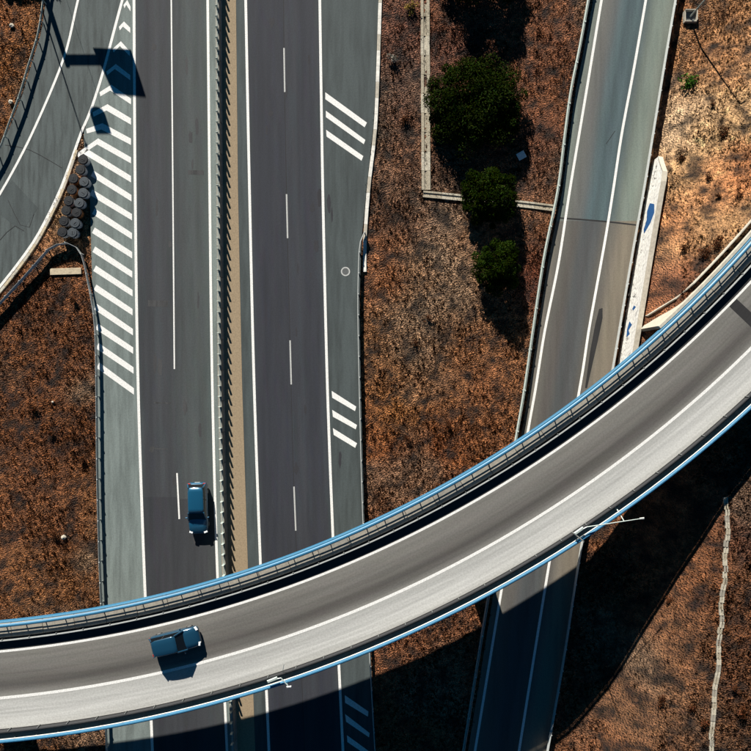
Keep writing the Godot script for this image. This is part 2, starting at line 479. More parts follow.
func make_ground() -> void:
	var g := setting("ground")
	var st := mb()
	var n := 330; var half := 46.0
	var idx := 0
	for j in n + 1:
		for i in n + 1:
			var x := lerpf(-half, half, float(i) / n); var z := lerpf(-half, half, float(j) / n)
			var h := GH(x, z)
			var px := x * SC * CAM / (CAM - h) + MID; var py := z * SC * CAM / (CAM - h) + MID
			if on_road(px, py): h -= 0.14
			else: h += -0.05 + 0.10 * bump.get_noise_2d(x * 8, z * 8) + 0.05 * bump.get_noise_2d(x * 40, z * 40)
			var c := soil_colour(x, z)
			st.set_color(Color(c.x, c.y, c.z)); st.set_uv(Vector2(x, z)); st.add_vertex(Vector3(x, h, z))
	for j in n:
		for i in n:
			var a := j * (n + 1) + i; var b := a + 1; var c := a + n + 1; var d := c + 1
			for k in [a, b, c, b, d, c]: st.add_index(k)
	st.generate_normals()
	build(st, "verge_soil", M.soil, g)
	# the country round about, as far as the horizon
	var far := mb()
	var lv := [46.0, 60.0, 90.0, 150.0, 300.0, 900.0, 3000.0]
	for k in lv.size() - 1:
		var a: float = lv[k]; var b: float = lv[k + 1]
		for s in 4:
			for t in 24:
				var q: Array = []
				for e in [[a, t], [a, t + 1], [b, t + 1], [b, t]]:
					var f: float = e[0]; var u: float = -1.0 + 2.0 * e[1] / 24.0
					var p: Vector2 = [Vector2(u, -1), Vector2(1, u), Vector2(-u, 1), Vector2(-1, -u)][s] * f
					var hh: float = GH(clamp(p.x, -46.0, 46.0), clamp(p.y, -46.0, 46.0)) if f < 50 else GH(clamp(p.x, -46.0, 46.0), clamp(p.y, -46.0, 46.0)) * max(0.0, 1.0 - (f - 60.0) / 100.0)
					q.append(Vector3(p.x, hh - 0.16, p.y))
				for v in [q[0], q[1], q[2], q[0], q[2], q[3]]:
					var c := soil_colour(clamp(v.x, -60.0, 60.0), clamp(v.z, -60.0, 60.0)); st = far
					st.set_color(Color(c.x, c.y, c.z)); st.set_normal(Vector3.UP); st.set_uv(Vector2.ZERO); st.add_vertex(v)
	build(far, "far_field", M.soil, g)

func tuft_mesh(blades: int, sd: int) -> ArrayMesh:
	rng.seed = sd
	var st := mb()
	for i in blades:
		var a := rng.randf() * TAU
		var lean := rng.randf_range(0.25, 1.0)
		var r := rng.randf_range(0.0, 0.35)
		var base := Vector3(cos(a + 1) * r, 0, sin(a + 1) * r)
		var tip := base + Vector3(cos(a) * lean, rng.randf_range(0.45, 1.0), sin(a) * lean)
		var s := Vector3(-sin(a), 0, cos(a)) * rng.randf_range(0.05, 0.13)
		var mid := (base + tip) / 2 + Vector3.UP * 0.12
		var v := rng.randf_range(0.6, 1.35)
		var n := Vector3(cos(a) * -0.4, 1, sin(a) * -0.4).normalized()
		for p in [base - s, base + s, mid, mid - s * 0.8, mid + s * 0.8, tip]:
			st.set_color(Color(v, v, v)); st.set_normal(n); st.add_vertex(p)
	return st.commit()

func make_grass() -> void:
	rng.seed = 77
	var kinds := [tuft_mesh(9, 1), tuft_mesh(12, 2), tuft_mesh(7, 3)]
	var lists: Array = [[], [], []]
	rng.seed = 78
	var tries := 420000
	for t in tries:
		var px := rng.randf_range(-25, 776); var py := rng.randf_range(-25, 776)
		if on_road(px, py): continue
		var p := G(px, py)
		var dens := 0.55 + 0.9 * blotch.get_noise_2d(p.x * 22, p.z * 22) + 0.5 * patchy.get_noise_2d(p.x * 9 + 50, p.z * 9)
		if rng.randf() > dens: continue
		var c := zone_colour(p.x, p.z)
		var k := rng.randf()
		if k < 0.30: c = Vector3(c.x * 1.9 + 0.08, c.x * 1.25 + 0.04, c.x * 0.75 + 0.01)
		elif k < 0.55: c = Vector3(c.x * 1.35, c.x * 0.52, c.x * 0.20)
		elif k < 0.80: c = c * 0.42
		else: c = c * 1.2
		var s := rng.randf_range(0.05, 0.16)
		if rng.randf() < 0.08: s *= 1.9
		lists[t % 3].append([Transform3D(Basis(Vector3.UP, rng.randf() * TAU).scaled(Vector3(s, s * rng.randf_range(0.6, 1.2), s)), p + Vector3.DOWN * 0.05), Color(min(c.x, 0.75), min(c.y, 0.6), min(c.z, 0.45))])
	for i in 3:
		var mm := MultiMesh.new()
		mm.transform_format = MultiMesh.TRANSFORM_3D; mm.use_colors = true; mm.mesh = kinds[i]
		mm.instance_count = lists[i].size()
		for k in lists[i].size():
			mm.set_instance_transform(k, lists[i][k][0]); mm.set_instance_color(k, lists[i][k][1])
		var o := MultiMeshInstance3D.new()
		o.multimesh = mm; o.material_override = M.straw; o.name = numbered("dry_grass"); add_child(o)
		tag(o, ["short straw coloured dead grass scattered over the verges", "rusty dead weeds scattered over the verges", "thin dry stalks scattered over the verges"][i], "dry grass")
		o.set_meta("kind", "stuff")

# ------------------------------------------------------------------ builders
func guardrail(label: String, pts: Array, m: Material, lo := 0.25, hi := 0.78, gap := 2.0, double := false, group := "") -> void:
	var path: Array = []
	for p in pts:
		var q := G(p.x, p.y, 0.75)
		path.append(q - Vector3.UP * 0.75)
	path = resample(path, 1.0)
	for i in path.size(): path[i].y = GH(path[i].x, path[i].z)
	var o := thing("guardrail", label, "guardrail", Vector3.ZERO, 0.0, group)
	var prof := func(s):
		var f: Array = []
		var n := 4
		for i in n * 2 + 1:
			var t := float(i) / (n * 2)
			f.append(Vector2(s * (0.05 + (0.055 if i % 4 in [1, 2] else 0.0)), lerpf(lo, hi, t)))
		f.append(Vector2(s * 0.03, hi)); f.append(Vector2(s * 0.03, lo))
		return f
	for s in ([-1.0, 1.0] if double else [1.0]):
		var st := mb(); sweep(st, path, prof.call(s)); build(st, "beam", m, o)
	var posts := resample(path, gap)
	var shape := mb(); box(shape, Vector3(0, 0.28, 0), Vector3(0.07, 1.08, 0.10), 0, 0.01)
	if double: tube(shape, Vector3(0, -0.2, 0), Vector3(0, 0.86, 0), 0.09, 0.09, 8)
	var mesh := shape.commit()
	for i in posts.size():
		var q := MeshInstance3D.new()
		q.mesh = mesh; q.material_override = m; q.name = "post"
		var d: Vector3 = posts[min(i + 1, posts.size() - 1)] - posts[max(i - 1, 0)]
		q.position = posts[i] - Vector3.UP * 0.02
		q.rotation.y = atan2(d.x, d.z)
		o.add_child(q, true)

func pieces(o: Node, called: String, path: Array, prof: Array, m, length: float, gap: float, sag := 0.0) -> void:
	# a run of separate cast pieces laid end to end
	var pts := resample(path, length)
	for i in pts.size() - 1:
		var d: Vector3 = (pts[i + 1] - pts[i]).normalized()
		var st := mb()
		var a: Vector3 = pts[i] + d * gap / 2; var b: Vector3 = pts[i + 1] - d * gap / 2
		var side := d.cross(Vector3.UP) * rng.randf_range(-1, 1) * sag + Vector3.UP * rng.randf_range(-1, 1) * sag * 0.6
		sweep(st, [a + side, b + side], prof)
		build(st, called, m[i % m.size()] if m is Array else m, o)

func leaf_cards(st: SurfaceTool, c: Vector3, r: Vector3, n: int, size: float, col: Vector3, shell := 0.55) -> void:
	for i in n:
		var d := Vector3(rng.randfn(), rng.randfn(), rng.randfn()).normalized()
		var p := c + d * r * lerpf(shell, 1.0, sqrt(rng.randf())) * rng.randf_range(0.9, 1.08)
		if p.y < 0.1: continue
		var nn := (d + Vector3(rng.randfn(), rng.randfn(), rng.randfn()) * 0.7 + Vector3.UP * 0.3).normalized()
		var u := nn.cross(Vector3(rng.randfn(), rng.randfn(), rng.randfn())).normalized() * size * rng.randf_range(0.6, 1.3)
		var v := nn.cross(u.normalized()) * size * rng.randf_range(0.25, 0.5)
		var k := rng.randf_range(0.55, 1.5)
		var warm := rng.randf_range(0.8, 1.35)
		st.set_color(Color(col.x * k * warm, col.y * k, col.z * k))
		st.set_normal(nn)
		for q in [p - u, p + v, p + u, p - u, p + u, p - v]: st.add_vertex(q)

func tree(called: String, label: String, cat: String, at: Vector3, rx: float, height: float, clumps: int, per: int, leaf: float, col: Vector3, sd: int, peak := 0.0, squash := 1.0) -> void:
	rng.seed = sd
	var o := thing(called, label, cat, at)
	var t := mb()
	var fork := height * 0.3
	tube(t, Vector3(0, -0.3, 0), Vector3(0.05, fork, 0), 0.05 * height, 0.035 * height, 8)
	var limbs := mb()
	var st := mb()
	for i in clumps:
		var a := rng.randf() * TAU
		var f := sqrt((i + 0.5) / clumps)
		var rr := rx * 0.80 * f * rng.randf_range(0.82, 1.16)
		var dome: float = lerp(sqrt(max(0.0, 1.0 - f * f * 0.92)), 1.0 - f, peak)
		var y := height * (0.22 + 0.56 * dome * rng.randf_range(0.6, 1.12))
		if rng.randf() < 0.3: y *= 0.6
		var c := Vector3(cos(a) * rr, y, sin(a) * rr * squash)
		var cr: float = rx * rng.randf_range(0.13, 0.29) * (1.0 - 0.3 * f)
		var shade := rng.randf_range(0.45, 1.9)
		leaf_cards(st, c, Vector3(cr, cr * 0.75, cr), per, leaf, col * shade)
		if i % 4 == 0: tube(limbs, Vector3(0, fork * rng.randf_range(0.6, 1.0), 0), c, 0.014 * height, 0.006 * height, 5, false)
	build(t, "trunk", M.bark, o); build(limbs, "limb", M.bark, o)
	build(st, "crown", M.leaf, o)

func shrub(label: String, px: float, py: float, r: float, col: Vector3, sd: int, group: String, called := "dry_shrub", cat := "shrub") -> void:
	rng.seed = sd
	var o := thing(called, label, cat, G(px, py), 0.0, group)
	var st := mb(); var tw := mb()
	for i in 9:
		var a := rng.randf() * TAU; var rr := r * rng.randf_range(0.1, 0.75)
		var c := Vector3(cos(a) * rr, r * rng.randf_range(0.25, 0.7), sin(a) * rr)
		leaf_cards(st, c, Vector3.ONE * r * 0.38, 34, r * 0.13, col * rng.randf_range(0.6, 1.4), 0.3)
		tube(tw, Vector3(0, -0.05, 0), c + Vector3.UP * r * 0.2, 0.02, 0.008, 4, false)
	build(tw, "twig", M.bark, o); build(st, "foliage", M.leaf, o)

func loft(st: SurfaceTool, rings: Array, smooth := true) -> void:
	# rings of equal size, closed round; capped at both ends
	var n: int = rings[0].size()
	var tmp := mb()
	if smooth: tmp.set_smooth_group(0)
	else: tmp.set_smooth_group(-1)
	for i in rings.size() - 1:
		for k in n:
			var m := (k + 1) % n
			for p in [rings[i][k], rings[i + 1][m], rings[i][m], rings[i][k], rings[i + 1][k], rings[i + 1][m]]: tmp.add_vertex(p)
	for e in [[0, 1], [rings.size() - 1, -1]]:
		var r: Array = rings[e[0]]
		for k in range(1, n - 1):
			if e[1] > 0:
				for p in [r[0], r[k], r[k + 1]]: tmp.add_vertex(p)
			else:
				for p in [r[0], r[k + 1], r[k]]: tmp.add_vertex(p)
	tmp.index(); tmp.generate_normals()
	st.append_from(tmp.commit(), 0, Transform3D())

func car(called: String, label: String, at: Vector3, turn: float, paint: Material, L: float, wd: float, ht: float, hatch: bool, tilt := 0.0) -> void:
	# length along +z (front at +z)
	var o := thing(called, label, "car", at, turn)
	o.rotation.z = tilt
	var hw := wd / 2
	# lower body: [z, half width, top height, bottom height]
	var rows := [[-0.5, 0.80, 0.62, 0.42], [-0.485, 0.90, 0.80, 0.30], [-0.44, 0.97, 0.90, 0.22], [-0.30, 1.0, 0.95, 0.20], [-0.05, 1.0, 0.95, 0.20], [0.16, 1.0, 0.94, 0.20], [0.24, 0.995, 0.92, 0.20], [0.36, 0.975, 0.84, 0.20], [0.44, 0.93, 0.74, 0.22], [0.485, 0.82, 0.64, 0.28], [0.5, 0.66, 0.54, 0.38]]
	var rings: Array = []
	for r in rows:
		var w: float = hw * r[1]; var z: float = L * r[0]; var t: float = r[2] * ht / 1.48; var b: float = r[3]
		var ring: Array = []
		for q in [[-0.90, 0], [-1.0, 0.18], [-1.0, 0.62], [-0.96, 0.84], [-0.86, 0.97], [-0.5, 1.03], [0, 1.05], [0.5, 1.03], [0.86, 0.97], [0.96, 0.84], [1.0, 0.62], [1.0, 0.18], [0.90, 0]]:
			ring.append(Vector3(w * q[0], b + (t - b) * q[1], z))
		rings.append(ring)
	var st := mb(); loft(st, rings)
	build(st, "body", paint, o)
	# glasshouse
	var zr := -0.475 if hatch else -0.36   # rear glass foot
	var zrt := -0.415 if hatch else -0.22
	var zft := 0.06; var zf := 0.22
	var base_y := 0.90 * ht / 1.48
	var foot := [Vector3(-hw * 0.90, base_y, L * zr), Vector3(hw * 0.90, base_y, L * zr), Vector3(hw * 0.92, base_y, L * zf), Vector3(-hw * 0.92, base_y, L * zf)]
	var top := [Vector3(-hw * 0.73, ht - 0.11, L * zrt), Vector3(hw * 0.73, ht - 0.11, L * zrt), Vector3(hw * 0.78, ht - 0.05, L * zft), Vector3(-hw * 0.78, ht - 0.05, L * zft)]
	var cen := Vector3(0, base_y, 0)
	var names := ["rear_window", "side_window", "windscreen", "side_window"]
	for i in 4:
		var j := (i + 1) % 4
		var g := mb()
		var hint: Vector3 = (foot[i] + foot[j]) / 2 - Vector3(0, base_y, (L * (zr + zf) / 2)) + Vector3.UP * 0.3
		quad(g, foot[i], foot[j], top[j], top[i], hint)
		# inner face gives the pane its thickness
		var k := 0.985
		quad(g, foot[i] * Vector3(k, 1, k), foot[j] * Vector3(k, 1, k), top[j] * Vector3(k, 1, k), top[i] * Vector3(k, 1, k), -hint)
		build(g, names[i], M.glass, o)
	for i in 4:
		var p := mb(); tube(p, foot[i] + Vector3.UP * 0.01, top[i] + Vector3.UP * 0.01, 0.075, 0.06, 6); build(p, "pillar", paint, o)
	for s in [1, 3]:
		var p := mb(); var j: int = (s + 1) % 4
		tube(p, (foot[s] * 0.55 + foot[j] * 0.45) + Vector3.UP * 0.01, (top[s] * 0.55 + top[j] * 0.45), 0.035, 0.03, 6); build(p, "pillar", M.black, o)
	# roof panel, gently domed
	var rr: Array = []
	for k in 7:
		var u := k / 6.0
		var z := lerpf(L * zrt - 0.03, L * zft + 0.03, u)
		var y := ht - lerpf(0.11, 0.05, u) + 0.06 * sin(PI * (0.12 + 0.76 * u))
		var w2: float = hw * lerpf(0.75, 0.80, sqrt(u)) * (0.90 if k == 0 else 0.95 if k == 6 else 1.0)
		var ring: Array = []
		for q in [[-1.0, -0.05], [-0.98, -0.015], [-0.86, 0.02], [-0.35, 0.045], [0.35, 0.045], [0.86, 0.02], [0.98, -0.015], [1.0, -0.05]]:
			ring.append(Vector3(w2 * q[0], y + q[1], z))
		rr.append(ring)
	var rf := mb(); loft(rf, rr)
	build(rf, "roof", paint, o)
	for s in [-1.0, 1.0]:
		for z in [-0.31, 0.32]:
			var wh := Node3D.new(); wh.name = "wheel"; o.add_child(wh, true)
			wh.position = Vector3(s * (hw - 0.10), 0.31, L * z)
			var ty := mb(); tube(ty, Vector3(-0.10, 0, 0), Vector3(0.10, 0, 0), 0.31, 0.31, 18); build(ty, "tyre", M.tyre, wh)
			var ri := mb(); tube(ri, Vector3(s * 0.09, 0, 0), Vector3(s * 0.115, 0, 0), 0.20, 0.17, 12); build(ri, "rim", M.rim, wh)
		var hl := mb(); box(hl, Vector3(s * hw * 0.74, 0.66 * ht / 1.48, L * 0.462), Vector3(0.34, 0.12, 0.20), s * 0.35, 0.03); build(hl, "headlight", M.head, o)
		var tl := mb(); box(tl, Vector3(s * hw * 0.78, 0.78 * ht / 1.48, -L * 0.478), Vector3(0.26, 0.15, 0.12), 0, 0.02); build(tl, "taillight", M.tail, o)
		var mi := mb(); box(mi, Vector3(s * (hw + 0.09), 0.98 * ht / 1.48, L * 0.17), Vector3(0.20, 0.13, 0.10), 0, 0.03); build(mi, "wing_mirror", paint, o)
	var pl := mb(); box(pl, Vector3(0, 0.55, -L * 0.5 + 0.0), Vector3(0.5, 0.11, 0.03)); build(pl, "number_plate", M.paint, o)

# viaduct: point at bearing ang (radians), distance off south of the north edge, height above the road surface
func deck_y(off: float) -> float:
	return 7.87 + 0.045 * off
func B(ang: float, off: float, up := 0.0) -> Vector3:
	return Vector3(BO.x + (BR + off) * cos(ang), deck_y(off) + up, BO.y + (BR + off) * sin(ang))
const A0 := 1.85   # west end (radians)
const A1 := 0.42   # east end
func arc(off: float, up := 0.0, a := A0, b := A1, n := 96) -> Array:
	var out: Array = []
	for i in n + 1: out.append(B(lerpf(a, b, float(i) / n), off, up))
	return out
func deck_band(parent: Node, called: String, o0: float, o1: float, up: float, m: Material, a := A0, b := A1, cols := 1) -> void:
	var st := mb(); var n := 96
	for i in n:
		for k in cols:
			var u0 := lerpf(o0, o1, float(k) / cols); var u1 := lerpf(o0, o1, float(k + 1) / cols)
			var t0 := lerpf(a, b, float(i) / n); var t1 := lerpf(a, b, float(i + 1) / n)
			var vs := [[t0, u0], [t0, u1], [t1, u1], [t0, u0], [t1, u1], [t1, u0]]
			if (B(t1, u1) - B(t0, u0)).cross(B(t0, u1) - B(t0, u0)).y < 0: vs = [[t0, u0], [t1, u1], [t0, u1], [t0, u0], [t1, u0], [t1, u1]]
			for q in vs:
				st.set_normal(Vector3.UP); st.set_uv(Vector2(q[1] / 4.0, q[0] * BR / 260.0)); st.set_uv2(Vector2(q[1], q[0] * BR) / 3.1)
				st.add_vertex(B(q[0], q[1], up))
	build(st, called, m, parent)
func deck_wear(parent: Node, called: String, o0: float, o1: float, stops: Array) -> void:
	var st := mb(); var n := 120; var cols := 20
	var rows: Array = []
	for i in n + 1:
		var r: Array = []
		var a := lerpf(A0, A1, float(i) / n)
		for k in cols + 1:
			var t := float(k) / cols
			var tt: float = clamp(t + 0.04 * blotch.get_noise_2d(t * 200.0, a * 150.0), 0.0, 1.0)
			var c := tone(stops, tt) * (1.0 + 0.22 * blotch.get_noise_2d(t * 400.0 + 7, a * 220.0))
			r.append([a, lerpf(o0, o1, t), Color(c.x, c.y, c.z)])
		rows.append(r)
	for i in n:
		for k in cols:
			for q in [rows[i][k], rows[i + 1][k + 1], rows[i][k + 1], rows[i][k], rows[i + 1][k], rows[i + 1][k + 1]]:
				st.set_normal(Vector3.UP); st.set_color(q[2]); st.set_uv(Vector2(q[1] / 5.0, q[0] * BR / 160.0)); st.set_uv2(Vector2(q[1], q[0] * BR) / 3.1)
				st.add_vertex(B(q[0], q[1]))
	build(st, called, M.wear, parent)
func deck_sweep(parent: Node, called: String, off: float, prof: Array, m: Material, a := A0, b := A1, n := 96) -> void:
	# prof sideways is towards the south (outside of the bend), measured from off
	var st := mb(); var path := arc(off, 0.0, a, b, n)
	var fl: Array = []
	for p in prof: fl.append(Vector2(p.x, p.y))
	sweep(st, path, fl)
	build(st, called, m, parent)

# ------------------------------------------------------------------ the scene
func _ready() -> void:
	var cam := Camera3D.new()
	cam.position = Vector3(0, CAM, 0)
	cam.rotation_degrees = Vector3(-90, 0, 0)
	cam.fov = rad_to_deg(2 * atan(MID / SC / CAM))
	cam.far = 4000.0; cam.current = true; cam.name = "camera"
	add_child(cam)
	var we := WorldEnvironment.new(); we.name = "environment"
	var env := Environment.new()
	env.background_mode = Environment.BG_SKY
	var sky := Sky.new(); var sm_ := ProceduralSkyMaterial.new()
	sm_.sky_top_color = lin(0.0020, 0.0245, 0.060)
	sm_.sky_horizon_color = lin(0.0062, 0.038, 0.074)
	sm_.ground_bottom_color = lin(0.05, 0.04, 0.03); sm_.ground_horizon_color = lin(0.05, 0.05, 0.05)
	sm_.sky_curve = 0.12; sm_.sun_angle_max = 1.0
	sky.sky_material = sm_; env.sky = sky
	env.tonemap_mode = Environment.TONE_MAPPER_LINEAR
	env.tonemap_exposure = 1.85
	env.sdfgi_enabled = true; env.ssao_enabled = true; env.ssil_enabled = true
	we.environment = env; add_child(we)
	var sun := DirectionalLight3D.new(); sun.name = "sun"
	sun.light_energy = 1.6; sun.light_angular_distance = 0.5; sun.shadow_enabled = true
	sun.light_color = Color(1.0, 0.972, 0.925)
	add_child(sun)
	sun.look_at_from_position(Vector3.ZERO, Vector3(SUN.x * COT, -1, SUN.y * COT))

	bump.seed = 4; bump.frequency = 0.02; patchy.seed = 12; patchy.frequency = 0.01; patchy.fractal_octaves = 3
	blotch.seed = 19; blotch.frequency = 0.02; blotch.fractal_octaves = 4
	rng.seed = 5
	materials()
	roads_and_ground()
	viaduct()
	barriers()
	vegetation()
	small_things()
	make_grass()

func roads_and_ground() -> void:
	var gore := V([141, -60, 122.7, 0, 103.7, 71, 91, 111, 82, 131.5, 60.7, 190, 38, 235.5, 19, 263, 0, 287, -45, 340])
	var rl := V([50, -60, 46, 0, 41, 33, 31, 66, 22, 96, 10, 126.5, 1, 147, -28, 200, -63, 250, -90, 290, -120, 340])
	var la := V([140, -60, 122.7, 0, 103.7, 71, 91, 111, 83.5, 133, 85, 160, 90, 200, 91, 240, 92, 280, 95, 330, 97, 380, 98, 480, 100, 557, 102, 600, 106, 730, 109, 800])
	var lb := V([215, -60, 215.5, 0, 216.5, 190, 217.8, 380, 222, 570, 229, 700, 233, 800])
	var edge_l := V([133.5, -60, 134, 0, 135.2, 190, 138, 380, 144.2, 570, 151, 717, 154.5, 800])
	var edge_m := V([207, -60, 207.7, 0, 209.7, 190, 212.2, 380, 217.3, 570, 224.7, 700, 229, 800])
	var lane_m := V([171, -60, 171.3, 0, 174.4, 370, 179.5, 519, 190, 751, 192, 800])
	var ra := V([235.5, -60, 236, 0, 238, 190, 242, 380, 248, 570, 253.5, 700, 257, 800])
	var rb := V([381, -60, 378.5, 0, 374, 120, 366.5, 190, 361.5, 240, 359.5, 300, 361, 380, 364.5, 520, 370.5, 652, 376, 751, 378.5, 800])
	var edge_r0 := V([245, -60, 245.7, 0, 249.5, 190, 254, 380, 260.5, 565, 266.4, 690, 269, 751, 271, 800])
	var edge_r1 := V([319, -60, 319.8, 0, 322.8, 190, 327.2, 380, 333, 538, 338.8, 663.5, 343, 751, 345, 800])
	var lane_r := V([283.5, -60, 284, 48, 286.5, 192, 290, 338, 294, 487, 300, 634, 306, 780])
	var pl: Array = []
	for p in RAMP_L: pl.append(p + Vector2(4, 0))
	var pr: Array = []
	for p in RAMP_R: pr.append(p - Vector2(1.5, 0))
	var ramp_e0 := V([612, -60, 601.5, 0, 586, 93.6, 569.8, 190, 558.5, 263, 544.6, 331.7, 535.7, 387.6, 528, 430.6, 501.6, 589, 475, 751, 467, 800])
	var ramp_e1 := V([656, -60, 645.8, 0, 634, 68, 621.7, 134, 613.2, 190, 605, 240.6, 589, 329, 582.5, 372, 549.6, 561, 519, 751, 511, 800])
	for e in [[rl, gore], [la, lb], [lb, ra], [ra, rb], [pl, pr]]:
		var pg := PackedVector2Array()
		for p in e[0]: pg.append(p)
		for i in e[1].size(): pg.append(e[1][e[1].size() - 1 - i])
		road_polys.append(pg)
	make_ground()
	var Y0 := -60.0; var Y1 := 800.0
	# slip road in the corner by the gore
	var r := setting("slip_road")
	strip(r, "asphalt", rl, gore, Y0, 340, M.ramp_left, 0.0, 6, 2)
	line(r, "edge_line", V([94, -60, 78, 0, 67, 48, 52, 88.5, 28, 142, 4, 187, -20, 225]), 0.22, M.paint)
	line(r, "edge_line", V([140.5, -60, 122.4, 0, 103.4, 71, 90.6, 111, 81.6, 131.5, 60.2, 190, 37.5, 235.5, 18.5, 263, -0.5, 287, -45, 340]), 0.25, M.paint, 0.016)
	poly(r, "repair_patch", V([0, 196, 12, 180, 38, 208, 22, 232, 0, 214]), M.shoulder_b, 0.006)
	line(r, "crack", V([5, 145, 30, 150, 62, 168]), 0.05, M.tar, 0.009)
	line(r, "crack", V([0, 240, 14, 226, 24, 231]), 0.06, M.tar, 0.009)
	line(r, "crack", V([8, 200, 25, 231, 34, 214]), 0.05, M.tar, 0.009)
	# southbound carriageway
	r = setting("carriageway")
	strip(r, "shoulder", la, edge_l, Y0, Y1, M.shoulder_a, 0.004, 6, 2)
	var v3 := func(r_, g_, b_): return Vector3(r_, g_, b_)
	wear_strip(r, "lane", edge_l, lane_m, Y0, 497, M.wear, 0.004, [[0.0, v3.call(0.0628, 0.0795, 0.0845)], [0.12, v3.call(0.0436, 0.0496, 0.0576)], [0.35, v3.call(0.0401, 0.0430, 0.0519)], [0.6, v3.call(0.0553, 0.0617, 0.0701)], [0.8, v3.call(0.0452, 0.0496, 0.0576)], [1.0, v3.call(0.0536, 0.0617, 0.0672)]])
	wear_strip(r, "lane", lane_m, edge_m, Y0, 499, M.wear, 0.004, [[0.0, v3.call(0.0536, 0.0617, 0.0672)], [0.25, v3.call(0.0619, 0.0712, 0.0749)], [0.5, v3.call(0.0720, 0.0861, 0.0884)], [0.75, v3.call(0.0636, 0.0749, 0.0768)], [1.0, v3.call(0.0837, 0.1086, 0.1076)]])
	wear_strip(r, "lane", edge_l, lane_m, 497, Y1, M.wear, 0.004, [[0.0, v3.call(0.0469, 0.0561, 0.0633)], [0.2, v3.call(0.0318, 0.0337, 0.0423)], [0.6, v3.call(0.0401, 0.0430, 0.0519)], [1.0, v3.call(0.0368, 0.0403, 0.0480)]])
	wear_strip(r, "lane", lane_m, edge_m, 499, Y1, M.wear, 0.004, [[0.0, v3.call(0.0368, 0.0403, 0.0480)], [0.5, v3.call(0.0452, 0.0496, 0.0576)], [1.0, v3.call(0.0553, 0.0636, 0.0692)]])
	strip(r, "inner_shoulder", edge_m, lb, Y0, Y1, M.shoulder_a, 0.004)
	line(r, "edge_line", edge_l, 0.26, M.paint)
	line(r, "edge_line", edge_m, 0.24, M.paint)
	line(r, "lane_line", V([171, -60, 171.3, 0, 174.4, 369]), 0.13, M.paint)
	line(r, "lane_dash", V([177, 473, 179.3, 519]), 0.15, M.paint)
	line(r, "lane_dash", V([183.5, 620, 185.5, 664]), 0.15, M.paint)
	var q := 190.0 / 751.0
	for c in [[305, 605, 388, 547, 518, 622, 24], [340, 510, 405, 487, 518, 548, 25], [366, 444, 425, 412, 518, 468, 25], [393, 365, 440, 335, 518, 390, 23], [420, 283, 458, 253, 515, 297, 20], [445, 194, 478, 163, 513, 203, 19], [470, 106, 490, 85, 515, 110, 20], [488, 20, 503, 0, 516, 26, 19], [506, -66, 512, -76, 519, -62, 15]]:
		var t: float = c[6] * q
		poly(r, "chevron", [Vector2(c[0], c[1]) * q, Vector2(c[2], c[3]) * q, Vector2(c[4], c[5]) * q, Vector2(c[4], c[5]) * q + Vector2(0, t), Vector2(c[2] - 4, c[3]) * q + Vector2(0, t), Vector2(c[0] + 4, c[1]) * q + Vector2(0, t * 0.7)], M.paint, 0.010)
	var bars := [[86.5, 148.5, 131, 176], [93.6, 170.6, 131.5, 195], [92.4, 189.5, 132, 214], [94.8, 208.5, 132, 233], [94.8, 227.5, 132.2, 252], [95.2, 246.5, 132.3, 271.3], [96, 265.5, 132.6, 290], [96.4, 284.5, 132.6, 309], [97, 304, 133, 329], [98, 323.5, 133.2, 347.4], [98.8, 343, 133.6, 367.3], [99.4, 362.5, 134, 388.3]]
	for b in bars:
		poly(r, "hatch_bar", [Vector2(b[0], b[1]), Vector2(b[2], b[3]), Vector2(b[2], b[3] + 6.4), Vector2(b[0] - 2.8, b[1] + 5.4)], M.paint, 0.010)
	rng.seed = 61
	for i in 16:
		var y := rng.randf_range(10, 590)
		var t := rng.randf_range(0.15, 0.85)
		var x := lerpf(ex(edge_l, y), ex(edge_m, y), t)
		blot_patch(r, "oil_stain", x, y, rng.randf_range(1.0, 3.2), rng.randf_range(3.0, 12.0), M.stain if i % 3 else M.stain_b)
	for q_ in [[150, 300, 20, 7], [156, 402, 17, 2.0], [152, 448, 18, 1.6], [190, 170, 16, 5]]:
		poly(r, "repair_patch", [Vector2(q_[0] - 2, q_[1]), Vector2(q_[0] + q_[2] - 2, q_[1] + 0.6), Vector2(q_[0] + q_[2] - 2, q_[1] + q_[3]), Vector2(q_[0] - 2, q_[1] + q_[3] - 0.5)], M.stain_b, 0.007)
	# northbound carriageway
	r = setting("carriageway")
	strip(r, "inner_shoulder", ra, edge_r0, Y0, Y1, M.shoulder_b, 0.004)
	wear_strip(r, "lane", edge_r0, lane_r, Y0, Y1, M.wear, 0.004, [[0.0, v3.call(0.0469, 0.0580, 0.0672)], [0.12, v3.call(0.0335, 0.0374, 0.0500)], [0.4, v3.call(0.0284, 0.0318, 0.0441)], [0.7, v3.call(0.0335, 0.0374, 0.0500)], [1.0, v3.call(0.0302, 0.0337, 0.0461)]])
	wear_strip(r, "lane", lane_r, edge_r1, Y0, Y1, M.wear, 0.004, [[0.0, v3.call(0.0368, 0.0411, 0.0537)], [0.3, v3.call(0.0385, 0.0440, 0.0557)], [0.5, v3.call(0.0302, 0.0337, 0.0461)], [0.8, v3.call(0.0352, 0.0393, 0.0519)], [1.0, v3.call(0.0485, 0.0599, 0.0692)]])
	strip(r, "shoulder", edge_r1, rb, Y0, Y1, M.shoulder_b, 0.004, 8, 2)
	line(r, "edge_line", edge_r0, 0.25, M.paint)
	line(r, "edge_line", edge_r1, 0.25, M.paint)
	for i in range(-1, 6):
		line(r, "lane_dash", [Vector2(ex(lane_r, 48 + i * 146.2), 48 + i * 146.2), Vector2(ex(lane_r, 92 + i * 146.2), 92 + i * 146.2)], 0.14, M.paint_dim)
